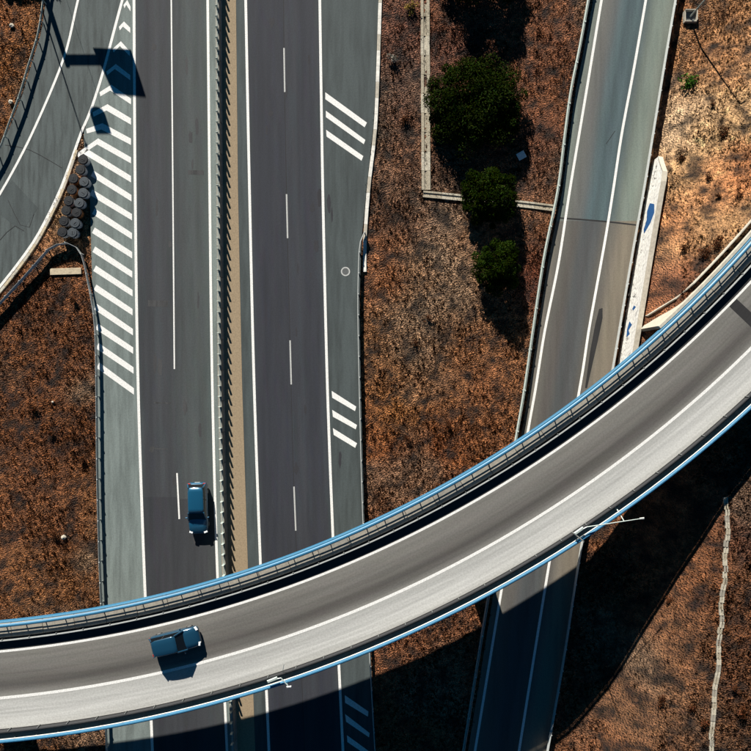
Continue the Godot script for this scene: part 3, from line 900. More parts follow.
	line(r, "paving_joint", V([283.5, -60, 284, 48, 286.5, 192, 290, 338, 294, 487, 300, 634, 306, 780]), 0.05, M.tar, 0.008)
	for b in [[325.3, 92.3, 367, 122.7, 364.6, 127.3, 325.3, 99.2], [325.9, 110.8, 365.3, 139.9, 363.8, 144.2, 325.9, 117.1], [326.1, 129.8, 363.3, 156.1, 361.5, 160.7, 326.6, 136.6], [331.7, 390.9, 356.2, 406.6, 355, 411.1, 332.2, 397.7], [332.2, 409.9, 357, 425, 355.7, 429.3, 332.9, 416.7], [332.9, 428.1, 357, 443.2, 355.2, 447.8, 333.7, 434.9], [344.8, 695.1, 368.4, 711.5, 367.9, 716.6, 345.1, 702.7], [345.1, 714, 369.6, 733, 369.1, 737.3, 346.1, 721.7], [346.9, 735.1, 370, 752, 369.5, 757, 347.4, 742]]:
		poly(r, "hatch_bar", V(b), M.paint, 0.010)
	rng.seed = 62
	for i in 16:
		var y := rng.randf_range(5, 530)
		var x := lerpf(ex(edge_r0, y), ex(rb, y), rng.randf_range(0.08, 0.92))
		blot_patch(r, "oil_stain", x, y, rng.randf_range(1.0, 3.0), rng.randf_range(3.0, 10.0), M.stain_c)
	# median
	r = setting("median")
	strip(r, "gravel", lb, ra, Y0, Y1, M.sand, 0.02, 6, 2)
	# slip road under the viaduct
	r = setting("slip_road")
	var c1: Array = []; var c2: Array = []
	for p in ramp_e0: c1.append(p + Vector2(9, 0))
	for p in ramp_e1: c2.append(p - Vector2(3, 0))
	var teal = v3.call(0.092, 0.142, 0.156); var deep = v3.call(0.062, 0.094, 0.106); var sage = v3.call(0.21, 0.255, 0.222); var tan_ = v3.call(0.190, 0.172, 0.142); var grey = v3.call(0.135, 0.130, 0.118); var cold = v3.call(0.086, 0.094, 0.098)
	wear_strip(r, "lane", pl, pr, Y0, 221, M.wear, 0.004, [[0.0, sage], [0.17, v3.call(0.16, 0.16, 0.15)], [0.27, v3.call(0.125, 0.135, 0.135)], [0.36, teal], [0.46, deep], [0.56, teal], [0.63, deep], [0.67, v3.call(0.12, 0.155, 0.155)], [0.72, v3.call(0.17, 0.205, 0.182)], [0.85, sage], [1.0, v3.call(0.17, 0.19, 0.165)]], 20)
	wear_strip(r, "lane", pl, pr, 221, Y1, M.wear, 0.004, [[0.0, tan_], [0.16, grey], [0.25, v3.call(0.108, 0.10, 0.092)], [0.33, cold], [0.42, v3.call(0.070, 0.074, 0.078)], [0.52, cold], [0.60, v3.call(0.115, 0.108, 0.096)], [0.66, grey], [0.72, tan_], [0.85, v3.call(0.225, 0.196, 0.150)], [1.0, v3.call(0.185, 0.16, 0.125)]], 20)
	line(r, "edge_line", ramp_e0, 0.24, M.paint)
	line(r, "edge_line", ramp_e1, 0.24, M.paint)
	line(r, "paving_joint", V([560, 218, 600, 221, 636, 225]), 0.14, M.tar, 0.009)
	poly(r, "dark_streak", V([599, 309, 602.5, 308, 602.5, 318, 598, 340, 592, 366, 587, 388, 585, 388, 590, 352, 595, 325]), M.tar, 0.014)  # long dark streak down the lane
	line(r, "crack", V([606, 144, 611, 136, 615, 131]), 0.05, M.tar, 0.009)

func viaduct() -> void:
	var o := thing("viaduct", "curved grey viaduct with blue tubular parapets crossing above the motorway", "bridge", B(1.1, 5, -6.5))
	var at := o.position
	var deck := Node3D.new(); deck.name = "deck"; o.add_child(deck); deck.position = -at
	deck_sweep(deck, "slab", 0, [Vector2(0.12, -0.12), Vector2(0.12, -0.48), Vector2(2.4, -0.75), Vector2(3.0, -1.5), Vector2(7.0, -1.2), Vector2(7.6, -0.3), Vector2(9.75, -0.15), Vector2(9.75, 0.30), Vector2(9.70, 0.34), Vector2(0.14, -0.06)], M.concrete)
	deck_sweep(deck, "fascia", 0.0, rect_profile(0.0, 0.115, -0.50, 0.12, 0.02), M.blue)
	deck_sweep(deck, "fascia", 9.76, rect_profile(0.0, 0.08, -0.06, 0.60, 0.02), M.blue)
	deck_band(deck, "gutter", 1.25, 2.40, 0.0, M.deck_shade_strip)  # deck surface painted dark where the north parapet and rail cast shade
	deck_wear(deck, "lane", 2.40, 6.4, [[0.0, Vector3(0.25, 0.245, 0.225)], [0.10, Vector3(0.205, 0.20, 0.185)], [0.35, Vector3(0.180, 0.174, 0.162)], [0.55, Vector3(0.150, 0.144, 0.134)], [0.72, Vector3(0.088, 0.083, 0.078)], [0.82, Vector3(0.125, 0.12, 0.112)], [0.92, Vector3(0.20, 0.195, 0.183)], [1.0, Vector3(0.30, 0.295, 0.275)]])
	deck_wear(deck, "shoulder", 6.4, 8.98, [[0.0, Vector3(0.40, 0.405, 0.39)], [0.15, Vector3(0.50, 0.505, 0.49)], [0.5, Vector3(0.56, 0.565, 0.55)], [0.8, Vector3(0.62, 0.625, 0.605)], [1.0, Vector3(0.52, 0.525, 0.505)]])
	deck_band(deck, "gutter", 8.98, 9.26, 0.0, M.deck_shade_strip)  # same painted shade, along the south guardrail
	deck_band(deck, "edge_line", 2.40, 2.60, 0.006, M.paint)
	deck_band(deck, "edge_line", 6.28, 6.52, 0.006, M.paint)
	deck_band(deck, "expansion_joint", 2.62, 6.2, 0.005, M.tar, 0.777, 0.768)
	var wk := Node3D.new(); wk.name = "walkway"; o.add_child(wk); wk.position = -at
	# walkway slabs, one by one where the picture shows them
	var n := 52
	for i in n:
		var a := lerpf(A0, A1, (i + 0.0) / n); var b := lerpf(A0, A1, (i + 0.985) / n)
		deck_sweep(wk, "slab", 0.125, rect_profile(0.0, 1.155, 0.0, 0.30 + 0.008 * (i % 3), 0.02), M.walk if i % 4 else M.walk_b, a, b, 3)
	deck_sweep(wk, "shaded_ledge", 9.25, rect_profile(0.0, 0.50, -0.02, 0.20, 0.02), M.shaded_ledge)
	# parapets
	var pp := Node3D.new(); pp.name = "parapet"; o.add_child(pp); pp.position = -at
	deck_sweep(pp, "top_tube", 0.13, ring_profile(0.30, 0.24, 0.86, 12), M.blue)
	deck_sweep(pp, "lower_rail", 0.26, ring_profile(0.07, 0.07, 0.56, 6), M.steel_dark)
	var shape := mb(); box(shape, Vector3(0, 0.52, 0), Vector3(0.09, 0.56, 0.08), 0, 0.01)
	var post_mesh := shape.commit()
	var posts := 84
	for i in posts:
		var a := lerpf(A0 - 0.004, A1 + 0.004, float(i) / (posts - 1))
		var p := MeshInstance3D.new(); p.mesh = post_mesh; p.material_override = M.steel_dark; p.name = "post"
		p.position = B(a, 0.19, 0.0); p.rotation.y = -a
		pp.add_child(p, true)
	var sp := Node3D.new(); sp.name = "parapet"; o.add_child(sp, true); sp.position = -at
	deck_sweep(sp, "top_tube", 9.68, ring_profile(0.26, 0.20, 0.88, 10), M.blue)
	deck_sweep(sp, "handrail", 9.50, ring_profile(0.09, 0.09, 0.84, 6), M.concrete_pale)
	for i in posts:
		var a := lerpf(A0 - 0.004, A1 + 0.004, float(i) / (posts - 1))
		var p := MeshInstance3D.new(); p.mesh = post_mesh; p.material_override = M.steel_dark; p.name = "post"
		p.position = B(a, 9.66, 0.02); p.rotation.y = -a
		sp.add_child(p, true)
	# guard rails along the road
	for e in [[1.52, 0.05, 0.42], [9.08, 0.05, 0.55]]:
		var gr := Node3D.new(); gr.name = "guardrail"; o.add_child(gr, true); gr.position = -at
		deck_sweep(gr, "beam", e[0], [Vector2(-0.05, e[1]), Vector2(0.03, e[1]), Vector2(0.06, lerpf(e[1], e[2], 0.25)), Vector2(0.03, lerpf(e[1], e[2], 0.5)), Vector2(0.06, lerpf(e[1], e[2], 0.75)), Vector2(0.03, e[2]), Vector2(-0.05, e[2])], M.beam_shaded if e[0] > 5 else M.steel)
		var gs := mb(); box(gs, Vector3(0, e[2] / 2 + 0.01, 0), Vector3(0.12, e[2] + 0.02, 0.08), 0, 0.01)
		var gm := gs.commit()
		for i in 62:
			var a := lerpf(A0 - 0.004, A1 + 0.004, i / 61.0)
			var p := MeshInstance3D.new(); p.mesh = gm; p.material_override = M.steel_dark; p.name = "post"
			p.position = B(a, e[0] - 0.09); p.rotation.y = -a
			gr.add_child(p, true)
	# piers
	for q_ in [[457, 512, 1.15], [-14, 640, 1.6], [228, 566, 0.0]]:
		if q_[2] == 0.0: continue
		var p := W(q_[0], q_[1], 0)
		var st := mb()
		var rel := Vector2(p.x - BO.x, p.z - BO.y)
		var top := deck_y(rel.length() - BR) - 0.9
		tube(st, Vector3(p.x, -0.4, p.z) - at, Vector3(p.x, top - 0.9, p.z) - at, q_[2], q_[2], 24)
		tube(st, Vector3(p.x, top - 0.9, p.z) - at, Vector3(p.x, top + 0.2, p.z) - at, q_[2], q_[2] * 1.5, 24)
		build(st, "pier", M.concrete, o)
	# wing wall where the viaduct meets the bank
	var w := thing("wing_wall", "pale concrete wing wall between the dry bank and the blue parapet", "wall", B(0.73, -0.4, -5.0))
	var ws := mb(); var path: Array = []
	for i in 25: path.append(B(lerpf(0.832, 0.60, i / 24.0), -0.22, 0.0))
	sweep(ws, path, rect_profile(-0.12, 0.19, -4.9, -0.05, 0.03))
	var wm := build(ws, "wall_body", M.concrete, w); wm.position = -w.position
	var cs := mb(); path = []
	for i in 13: path.append(B(lerpf(0.82, 0.60, i / 12.0), -0.85, -0.9))
	for i in 13: path[i].y = GH(path[i].x, path[i].z)
	sweep(cs, path, rect_profile(-0.06, 0.06, -0.5, 0.35, 0.02))
	var cm := build(cs, "drain_edge", M.concrete, w); cm.position = -w.position

func barriers() -> void:
	guardrail("grey steel guardrail along the outside of the slip road by the barrels", V([50, -60, 43, 0, 38, 33, 28, 66, 19, 96, 7.6, 126.5, 0, 147, -24, 190]), M.steel_sage, 0.48, 0.80)
	guardrail("steel guardrail bent round the gore nose behind the barrels", V([-24, 326, 0, 301, 25, 274, 48, 248, 61, 242.6, 73, 244, 82, 256, 87, 278.5, 92, 304, 95, 332, 96, 380, 97, 480, 99, 557, 101, 610, 105.5, 730, 108, 790]), M.steel)
	guardrail("thin steel guardrail between the hatched shoulder and the dry verge", V([365, 232, 360, 246, 358.5, 300, 359.7, 380, 363.5, 520, 370, 652, 375.5, 751, 378, 795]), M.steel)
	guardrail("double-sided pale guardrail with round posts beside the bushes", RAMP_L, M.steel_sage, 0.25, 0.78, 4.0, true)
	guardrail("steel guardrail on the bank side of the slip road under the viaduct", RAMP_R, M.steel, 0.2, 0.78, 2.1)
	# median barrier
	var lbm := V([218.5, -60, 219, 0, 220, 190, 221.5, 380, 225.8, 570, 232.5, 700, 236.5, 800])
	var path: Array = []
	for p in lbm: path.append(G(p.x, p.y) + Vector3.UP * 0.02)
	var o := thing("median_barrier", "long concrete median barrier topped with anti-glare blades", "barrier")
	rng.seed = 8
	pieces(o, "barrier_segment", path, [Vector2(-0.30, -0.1), Vector2(0.26, -0.1), Vector2(0.26, 0.08), Vector2(0.19, 0.30), Vector2(0.17, 0.78), Vector2(0.13, 0.82), Vector2(-0.13, 0.82), Vector2(-0.17, 0.78), Vector2(-0.20, 0.30), Vector2(-0.30, 0.08)], [M.barrier, M.barrier_b, M.barrier], 3.0, 0.03, 0.008)
	var spots := resample(path, 1.0)
	var bm := mb()
	box(bm, Vector3(0.03, 1.16, 0), Vector3(0.20, 0.68, 0.05), -0.15, 0.03)
	tube(bm, Vector3(0, 0.78, 0), Vector3(0, 0.9, 0), 0.05, 0.05, 6)
	var mesh := bm.commit()
	for p in spots:
		var b := MeshInstance3D.new(); b.mesh = mesh; b.material_override = M.steel_sage; b.name = "antiglare_blade"
		b.position = p; b.rotation.y = rng.randf_range(-0.05, 0.05)
		o.add_child(b, true)
	var rail := mb(); var rp: Array = []
	for p in path: rp.append(p)
	sweep(rail, resample(rp, 2.0), ring_profile(0.06, 0.05, 0.845, 6)); build(rail, "base_rail", M.steel_sage, o)
	# kerbs
	o = thing("kerb", "pale concrete kerb along the wide hatched shoulder", "kerb")
	path = []
	for p in V([383.5, -60, 380.4, 0, 376, 120, 368.6, 190, 365, 240, 364.8, 272]): path.append(G(p.x, p.y))
	pieces(o, "kerb_stone", path, rect_profile(-0.17, 0.17, -0.15, 0.13, 0.03), [M.concrete, M.concrete_pale, M.concrete_pale], 1.5, 0.02, 0.006)
	o = thing("kerb", "beige concrete kerb between the slip road edge line and the gore", "kerb")
	path = []
	for p in V([77, 150, 63.2, 190, 41, 236, 22, 264, 3, 288.5, -42, 341]): path.append(G(p.x, p.y))
	pieces(o, "kerb_stone", path, rect_profile(-0.13, 0.13, -0.15, 0.10, 0.02), [M.concrete_tan, M.concrete], 1.0, 0.02, 0.005)

func channel(label: String, pts: Array, w: float, wall: float, m, length := 1.2, sag := 0.01) -> void:
	var path: Array = []
	for p in pts:
		var q := G(p.x, p.y); path.append(q)
	path = resample(path, 0.6)
	for i in path.size(): path[i].y = GH(path[i].x, path[i].z) + 0.02
	var o := thing("drainage_channel", label, "gutter")
	var d: float = 0.12
	# an open gutter: floor and two lips
	pieces(o, "gutter_stone", path, [Vector2(-w / 2, -d), Vector2(w / 2, -d), Vector2(w / 2, 0.06), Vector2(w / 2 - wall, 0.06), Vector2(w / 2 - wall - 0.02, -0.02), Vector2(-w / 2 + wall + 0.02, -0.02), Vector2(-w / 2 + wall, 0.06), Vector2(-w / 2, 0.06)], m, length, 0.025, sag)

func vegetation() -> void:
	var dark := Vector3(0.007, 0.0125, 0.0025)
	tree("round_tree", "largest round dark green tree on the verge beside the gutter", "tree", G(474, 109), 5.1, 3.7, 190, 300, 0.115, dark * 1.2, 101)
	tree("round_tree", "round dark tree cut by the frame edge above the largest tree", "tree", G(478, -22), 4.3, 4.6, 110, 220, 0.115, dark, 102)
	tree("conifer_tree", "middle spiky green tree standing where the gutter crosses", "tree", G(488, 200), 3.2, 4.2, 110, 230, 0.11, Vector3(0.009, 0.017, 0.003), 103, 0.35)
	tree("conifer_tree", "lowest small green tree with a long pointed shadow", "tree", G(494, 268), 2.9, 4.4, 100, 230, 0.105, Vector3(0.011, 0.021, 0.0035), 104, 0.55)
	tree("verge_tree", "tree beyond the frame corner casting leafy shadow on the slip road", "tree", G(24, -74), 2.7, 4.4, 40, 120, 0.16, dark, 105)
	tree("verge_tree", "small tree by the frame corner casting shadow on the rusty verge", "tree", G(4, -62), 2.5, 3.6, 40, 120, 0.16, dark, 106)
	shrub("bright green leafy bush beside the bank slip road", 686, 81, 1.2, Vector3(0.04, 0.11, 0.016), 201, "", "green_bush", "bush")
	shrub("yellow-green weed at the head of the concrete gutter", 411, 9, 0.75, Vector3(0.16, 0.13, 0.03), 202, "", "green_weed", "weed")
	shrub("grey-green low bush beside the top kerb", 393, 60, 0.7, Vector3(0.20, 0.20, 0.17), 203, "", "grey_bush", "bush")
	var rust := Vector3(0.10, 0.042, 0.02)
	var list := [
		[722, 132, 0.62, "dark round shrub at the far end of the lamp post's shadow"], [713, 104, 0.45, "small dark shrub close under the lamp post's shadow"], [681, 156, 0.75, "wide dark shrub just above the top end of the white retaining wall"],
		[707, 177, 0.5, "reddish dry shrub in the middle of the tan bank"], [737, 196, 0.5, "low brown shrub at the frame edge of the tan bank"], [718, 196, 0.42, "small brown shrub next to the one at the frame edge of the tan bank"],
		[716, 243, 0.8, "largest dark shrub beside the wing wall"], [703, 254, 0.7, "dark spreading shrub beside the largest one at the wing wall"], [683, 247, 0.6, "dark shrub standing alone above the pale rubble patch"],
		[664, 278, 0.6, "dark shrub beside the retaining wall's lower half"], [660, 303, 0.5, "lowest dark shrub wedged between retaining wall and viaduct"],
		[661, 700, 0.6, "dark shrub on the lower bank, level with the pole shadows"], [690, 706, 0.55, "dark shrub on the lower bank halfway to the whitish gutter"], [702, 722, 0.65, "dark shrub hard against the bottom of the whitish gutter"], [741, 712, 0.7, "dark shrub beyond the whitish gutter near the bottom frame edge"], [668, 600, 0.5, "dark shrub on the lower bank close to the viaduct's shadow edge"], [735, 690, 0.5, "small dark shrub just above the one beyond the whitish gutter"],
		[32, 407, 0.6, "dark round shrub amid the gore verge, the roundest there"], [83, 460, 0.5, "dark shrub close to the straight guardrail of the gore"], [52, 433, 0.5, "dark shrub between the roundest one and the gore guardrail"], [75, 300, 0.5, "dark shrub just below the concrete slab in the gore"], [55, 535, 0.5, "dark shrub beside the white stone in the gore"],
		[428, 320, 0.5, "dark shrub on the middle verge, nearest below the trees"], [415, 344, 0.4, "small dark shrub below the first one on the middle verge"], [449, 424, 0.6, "larger dark shrub on the orange patch of the middle verge"], [407, 440, 0.5, "dark shrub near the lower hatched shoulder on the middle verge"], [436, 486, 0.45, "dark shrub just above the blue parapet on the middle verge"], [404, 120, 0.6, "dark shrub between the pale kerb and the long gutter"],
	]
	var sd := 300
	for q in list:
		sd += 1
		rng.seed = sd
		shrub(q[3], q[0], q[1], q[2], rust * rng.randf_range(0.35, 0.8), sd, "dry shrubs on the verges")

func small_things() -> void:
	rng.seed = 41
	# gutters
	channel("pale concrete gutter running down the verge to the middle tree", V([425, -60, 425, 0, 425.5, 100, 426, 190]), 0.85, 0.27, [M.gutter, M.gutter, M.gutter_b], 1.9, 0.012)
	channel("narrow gutter crossing the verge under the middle tree", V([423, 194, 455, 197, 490, 201, 520, 204, 553, 208]), 0.62, 0.17, [M.gutter, M.gutter_b], 1.9, 0.012)
	channel("broken whitish gutter running down the lower bank", V([726, 497, 726.6, 510, 727.4, 530, 725, 560, 725.2, 578, 721.5, 600, 721.8, 622, 718.2, 645, 718.6, 668, 714.6, 690, 713.6, 715, 711.4, 735, 711.6, 756, 709, 790]), 0.36, 0.13, [M.gutter_b, M.gutter, M.gutter_b, M.walk], 0.55, 0.06)
	# retaining wall
	var w := thing("retaining_wall", "white painted retaining wall with blue graffiti beside the slip road", "wall", W(640, 250, 0))
	var base: Array = []; var tops: Array = []
	var st := mb(); var cap := mb(); var n := 26
	for i in n + 1:
		var y := lerpf(160, 425, float(i) / n)
		base.append(W(ex(WALL_L, y), y, 0)); tops.append(wall_top(y))
	for i in n:
		var d: Vector3 = (base[i + 1] - base[i]).normalized(); var s := d.cross(Vector3.UP) * -0.16   # towards the bank
		if s.x < 0: s = -s
		var a: Vector3 = base[i]; var b: Vector3 = base[i + 1]
		var u0: Vector3 = Vector3.UP * tops[i]; var u1: Vector3 = Vector3.UP * tops[i + 1]
		var lo := Vector3.DOWN * 0.5
		quad(st, a - s + lo, b - s + lo, b - s + u1, a - s + u0, -s)
		quad(st, a + s + lo, b + s + lo, b + s + u1, a + s + u0, s)
		quad(st, a - s + u0, b - s + u1, b + s + u1, a + s + u0, Vector3.UP)
		if i == 0: quad(st, a - s + lo, a + s + lo, a + s + u0, a - s + u0, -d)
		var s2 := s * 1.4; var t := Vector3.UP * 0.004; var th := Vector3.UP * 0.13
		quad(cap, a - s2 + u0 + th, b - s2 + u1 + th, b + s2 + u1 + th, a + s2 + u0 + th, Vector3.UP)
		quad(cap, a - s2 + u0 + t, b - s2 + u1 + t, b - s2 + u1 + th, a - s2 + u0 + th, -s)
		quad(cap, a + s2 + u0 + t, b + s2 + u1 + t, b + s2 + u1 + th, a + s2 + u0 + th, s)
	var m1 := build(st, "wall_body", M.wall_white, w); m1.position = -w.position
	var m2 := build(cap, "coping", M.concrete, w); m2.position = -w.position
	# graffiti: paint on the wall's face, a few mm proud
	var face := func(y, h):
		var p := W(ex(WALL_L, y), y, 0)
		return Vector3(p.x - 0.168, h, p.z)
	for gq in [[[206, 1.2], [210, 2.5], [219, 2.9], [228, 2.3], [236, 1.0], [231, 0.7], [222, 1.1], [213, 0.8]], [[322, 1.0], [326, 1.9], [331, 1.2], [335, 1.7], [338, 0.9], [330, 0.7]], [[307, 1.6], [309, 2.2], [312, 1.6], [310, 1.2]]]:
		var gs := mb(); var pv := PackedVector2Array()
		for v in gq: pv.append(Vector2(v[0], v[1] * 10))
		var ids := Geometry2D.triangulate_polygon(pv)
		for i in range(0, ids.size(), 3):
			tri(gs, face.call(gq[ids[i]][0], gq[ids[i]][1]), face.call(gq[ids[i + 1]][0], gq[ids[i + 1]][1]), face.call(gq[ids[i + 2]][0], gq[ids[i + 2]][1]), Vector3.LEFT)
		var gm := build(gs, "graffiti", M.graffiti, w); gm.position = -w.position
	# crash barrels on the gore nose
	var spots := V([82.6, 159.2, 80, 169.3, 73, 178.3, 83.7, 181.5, 71.4, 189.5, 82.6, 192.7, 68.2, 200.7, 78.9, 202.8, 65.6, 210.3, 76.2, 212.4, 63.4, 220.8, 74.6, 222.9, 61.8, 232, 72, 232.5])
	var words := ["black lidded crash barrel at the very tip of the cluster", "black lidded crash barrel second from the tip", "black lidded barrel beside the kerb, first of the outer row", "grey lidded barrel of the first pair behind the tip", "black lidded barrel beside the kerb, second of the outer row", "grey lidded barrel of the second pair behind the tip", "black lidded barrel beside the kerb, third of the outer row", "grey lidded barrel of the third pair behind the tip", "black lidded barrel beside the kerb, fourth of the outer row", "dark lidded barrel of the fourth pair behind the tip", "black lidded barrel beside the kerb, fifth of the outer row", "grey lidded barrel of the fifth pair behind the tip", "last black lidded barrel by the guardrail nose, kerb side", "last grey lidded barrel by the guardrail nose, hatching side"]
	for i in spots.size():
		var p := G(spots[i].x, spots[i].y, 0.95); p.y -= 0.95
		var o := thing("crash_barrel", words[i], "barrel", p + Vector3.DOWN * 0.04, rng.randf() * TAU, "crash barrels on the gore nose")
		var grayish := i in [3, 5, 7, 11, 13]
		var bo := mb(); var r := 0.44
		var prof := [[0.0, 0.40], [0.30, 0.44], [0.32, 0.455], [0.36, 0.455], [0.38, 0.44], [0.80, 0.45]]
		for k in prof.size() - 1: tube(bo, Vector3(0, prof[k][0], 0), Vector3(0, prof[k + 1][0], 0), prof[k][1], prof[k + 1][1], 20, false)
		build(bo, "drum", M.drum_rust if i in [2, 4, 9] else M.drum_body, o)
		var li := mb()
		tube(li, Vector3(0, 0.80, 0), Vector3(0, 0.87, 0), 0.475, 0.485, 20)
		tube(li, Vector3(0, 0.868, 0), Vector3(0, 0.935, 0), 0.44, 0.41, 20)
		tube(li, Vector3(0, 0.93, 0), Vector3(0, 0.95, 0), 0.24, 0.22, 20)
		build(li, "lid", M.drum_lid_gray if grayish else M.drum_lid, o)
		var kn := mb(); box(kn, Vector3(0, 0.965, 0), Vector3(0.28, 0.03, 0.05), 0, 0.01); build(kn, "handle", M.black, o)
	# slab by the nose
	var sl := mb(); var sp := G(66, 271.5)
	box(sl, sp + Vector3.UP * 0.03, Vector3(3.0, 0.16, 0.62), 0.03, 0.02)
	tag(build(sl, "concrete_slab", M.concrete_tan), "pale concrete slab lying in the dirt behind the guardrail nose", "slab")
	# manhole
	var mh := thing("manhole", "round manhole with a pale ring on the dark shoulder", "manhole", G(345.5, 271.5) + Vector3.UP * 0.012)
	var ms := mb()
	for i in 24:
		var a0 := TAU * i / 24; var a1 := TAU * (i + 1) / 24
		var e0 := Vector3(cos(a0), 0, sin(a0)); var e1 := Vector3(cos(a1), 0, sin(a1))
		quad(ms, e0 * 0.33, e1 * 0.33, e1 * 0.44, e0 * 0.44, Vector3.UP)
	build(ms, "ring", M.paint_dim, mh)
	var mc := mb(); tube(mc, Vector3(0, -0.02, 0), Vector3(0, -0.002, 0), 0.33, 0.33, 24); build(mc, "cover", M.steel_dark, mh)
	# litter and stones
	var lt := mb(); box(lt, Vector3.ZERO, Vector3(0.8, 0.05, 0.7), 0.5, 0.01)
	var lo := build(lt, "board", M.paint); lo.position = G(521, 156) + Vector3.UP * 0.16; lo.rotation.x = 0.06
	tag(lo, "square white board lying on the verge near the largest tree", "board")
	var stones := [[64, 537, 0.24, "white stone in the dirt inside the gore near the viaduct"], [12, 26, 0.24, "pale stone on the rusty corner verge, nearer the corner"], [11, 102, 0.22, "pale stone on the rusty corner verge beside the guardrail"], [53, 402, 0.12, "tiny white stone among shrubs inside the gore"]]
	for s in stones:
		var bs := mb(); rng.seed = int(s[0] * 7)
		var rows: Array = []
		for k in 5:
			var t := PI * (k + 0.3) / 4.6; var ring: Array = []
			for j in 9: ring.append(Vector3(cos(TAU * j / 9) * sin(t), -cos(t) * 0.6, sin(TAU * j / 9) * sin(t)) * s[2] * rng.randf_range(0.8, 1.15))
			rows.append(ring)
		loft(bs, rows, false)
		var so := build(bs, "stone", M.concrete); so.position = G(s[0], s[1]) + Vector3.UP * 0.08
		tag(so, s[3], "stone")
	# cars
	var p1 := G(199.5, 507)
	car("blue_car", "blue hatchback driving on the motorway beside the median", p1 + Vector3.UP * 0.01, 0.03, M.car_blue, 4.9, 1.86, 1.5, true)
	var rel := W(177, 639.5, 8.2)
	var ang := atan2(rel.z - BO.y, rel.x - BO.x)
	var off := Vector2(rel.x - BO.x, rel.z - BO.y).length() - BR
	car("dark_blue_car", "dark blue hatchback driving on the viaduct above the median", B(ang, off, 0.01), PI / 2 - ang + PI / 2, M.car_navy, 4.2, 1.78, 1.5, true)
	# lamp with a square footing on the bank
	var lp0 := G(690, 17)
	var lm := thing("lamp_post", "slim grey lamp post in a square concrete pit on the bank", "lamp post", lp0)
	var pole := mb(); tube(pole, Vector3(0, -0.5, 0), Vector3(0, 8.4, 0), 0.085, 0.05, 10); build(pole, "pole", M.steel_sage, lm)
	var hd := mb(); box(hd, Vector3(0.25, 8.45, 0), Vector3(0.5, 0.10, 0.16), 0, 0.04); build(hd, "lamp_head", M.steel, lm)
	var hy := GH(lp0.x, lp0.z)
	for e in [[Vector3(0, 0.1, -0.52), Vector3(1.16, 0.7, 0.08)], [Vector3(0, -0.05, 0.52), Vector3(1.16, 0.7, 0.08)], [Vector3(0.54, 0.1, 0), Vector3(0.08, 0.7, 0.95)], [Vector3(-0.54, -0.02, 0), Vector3(0.08, 0.6, 0.95)]]:
		var fs := mb(); box(fs, e[0], e[1], 0, 0.02); build(fs, "pit_wall", M.concrete, lm)
	var pf := mb(); box(pf, Vector3(0, 0.02, 0), Vector3(1.0, 0.12, 0.95)); build(pf, "pit_cover", M.steel_dark, lm)
	# lamps on the outer parapet of the viaduct
	parapet_lamp("twin-armed lamp leaning out from the blue parapet over the dark slip road", [612, 501], [624, 521], [587, 527], [642, 518.5], [579, 531])
	parapet_lamp("small lamp and antenna on the blue parapet above the median", [282, 676], [288, 686], [281, 678], [289, 687], [272.5, 680])
	# overhead signs outside the frame, whose shadows fall on the slip road
	sign_gantry()

func parapet_lamp(label: String, foot: Array, tip: Array, a0: Array, a1: Array, headp: Array) -> void:
	var h := 9.6
	var f := W(foot[0], foot[1], 7.9); var t := W(tip[0], tip[1], h)
	var o := thing("parapet_lamp", label, "lamp", f + Vector3.DOWN * 0.7)
	var base := o.position
	var st := mb(); tube(st, Vector3.ZERO, f - base, 0.09, 0.09, 8); tube(st, f - base, t - base, 0.08, 0.04, 8); build(st, "mast", M.steel_sage, o)
	var ar := mb(); tube(ar, W(a0[0], a0[1], h) - base, W(a1[0], a1[1], h) - base, 0.05, 0.035, 8); build(ar, "arm", M.steel_sage, o)
	if a0[0] > 400:
		var ml := mb(); tube(ml, W(572, 532, 8.2) - base, W(572, 532, 8.2) + Vector3.UP * 3.6 - base, 0.07, 0.05, 8); build(ml, "mast", M.steel_dark, o)
	if W(a0[0], a0[1], h).distance_to(t) > 3.5:
		var br := mb(); tube(br, t - base, W(a0[0], a0[1], h) - base, 0.03, 0.03, 6); build(br, "stay", M.steel, o)
	elif a0[0] < 400:
		var an := mb(); tube(an, f - base, W(284, 664, h) - base, 0.03, 0.02, 6); build(an, "antenna", M.steel_sage, o)
	var hp := W(headp[0], headp[1], h)
	var d: Vector3 = W(a0[0], a0[1], h) - hp
	var hs := mb(); box(hs, hp - base, Vector3(0.9, 0.12, 0.26), atan2(-d.z, d.x) + 0.15, 0.05); build(hs, "lamp_head", M.steel_sage, o)
	var h2 := mb(); box(h2, W(a1[0], a1[1], h) - base, Vector3(0.40, 0.08, 0.16), 0.1, 0.04); build(h2, "lamp_head", M.steel, o)
	var bx := mb(); tube(bx, W(a0[0], a0[1], h) - base, hp - base, 0.05, 0.05, 6); build(bx, "arm", M.steel, o)

func shadow_source(px: float, py: float, h: float) -> Vector3:   # where a thing at height h stands whose shadow falls at this spot of the flat road
	var p := W(px, py, 0)
	return Vector3(p.x - SUN.x * COT * h, h, p.z - SUN.y * COT * h)

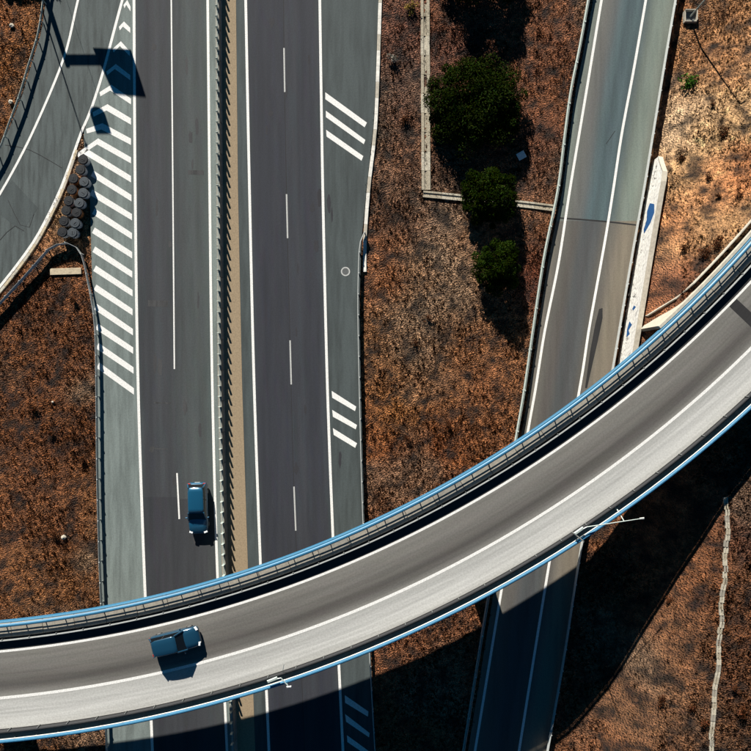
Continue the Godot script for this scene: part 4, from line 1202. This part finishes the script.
func sign_gantry() -> void:
	var h := 6.5
	var top := shadow_source(66, 60, h)
	var o := thing("overhead_sign", "cantilever road sign outside the frame whose shadow crosses the chevrons", "sign", Vector3(top.x, 0, top.z))
	var base := o.position
	var st := mb(); tube(st, Vector3(0, -0.3, 0), Vector3(0, h + 0.3, 0), 0.30, 0.22, 12); build(st, "pole", M.steel_sage, o)
	var e := shadow_source(106, 60, h) - base
	st = mb(); box(st, Vector3(e.x / 2, h, e.z / 2), Vector3(e.x + 0.3, 0.42, 0.3)); build(st, "arm", M.steel_sage, o)
	st = mb()
	var hb := h - 0.85; var ht := h + 1.95
	var c := [shadow_source(93, 45, hb) - base, shadow_source(131, 47, hb) - base, shadow_source(146, 94, ht) - base, shadow_source(114, 91, ht) - base]
	var k := Vector3(0, 0, 0.12)
	for i in 4: c[i] += Vector3(0, 0, 0.25)
	quad(st, c[0], c[1], c[2], c[3], Vector3.FORWARD); quad(st, c[0] + k, c[1] + k, c[2] + k, c[3] + k, Vector3.BACK)
	for i in 4: quad(st, c[i], c[(i + 1) % 4], c[(i + 1) % 4] + k, c[i] + k, (c[i] - (c[0] + c[2]) / 2))
	build(st, "panel", M.blue, o)
	# slim mast beside it
	var m := shadow_source(86, 145, 7.8)
	o = thing("slim_mast", "slim mast outside the frame casting a thin shadow over the slip road", "mast", Vector3(m.x, 0, m.z))
	st = mb(); tube(st, Vector3(0, -0.3, 0), Vector3(0, 7.8, 0), 0.08, 0.05, 8); build(st, "pole", M.steel_sage, o)
	st = mb(); box(st, Vector3(0, 7.85, 0), Vector3(0.24, 0.12, 0.3), 0, 0.03); build(st, "lamp_head", M.steel_sage, o)
	# rounded board
	var hb2 := 6.0
	var b := shadow_source(104.5, 135, hb2 + 1.35)
	o = thing("rounded_sign", "rounded board outside the frame whose shadow falls on the chevrons", "sign", Vector3(b.x, 0, b.z))
	st = mb()
	var pts: Array = []
	for i in 13: pts.append(Vector2(-cos(PI * i / 12.0) * 0.72, hb2 + 0.35 - sin(PI * i / 12.0) * 0.40))
	pts.append(Vector2(0.72, hb2 + 1.3)); pts.append(Vector2(-0.72, hb2 + 1.3))
	for i in range(1, pts.size() - 1):
		tri(st, Vector3(pts[0].x, pts[0].y, 0), Vector3(pts[i].x, pts[i].y, 0), Vector3(pts[i + 1].x, pts[i + 1].y, 0), Vector3.FORWARD)
		tri(st, Vector3(pts[0].x, pts[0].y, 0.05), Vector3(pts[i].x, pts[i].y, 0.05), Vector3(pts[i + 1].x, pts[i + 1].y, 0.05), Vector3.BACK)
	build(st, "panel", M.blue, o)
	st = mb(); tube(st, Vector3(0.6, -0.3, 0.08), Vector3(0.6, hb2 + 1.3, 0.08), 0.012, 0.012, 6); build(st, "pole", M.steel_sage, o)  # added support, made hair-thin so its shadow does not show
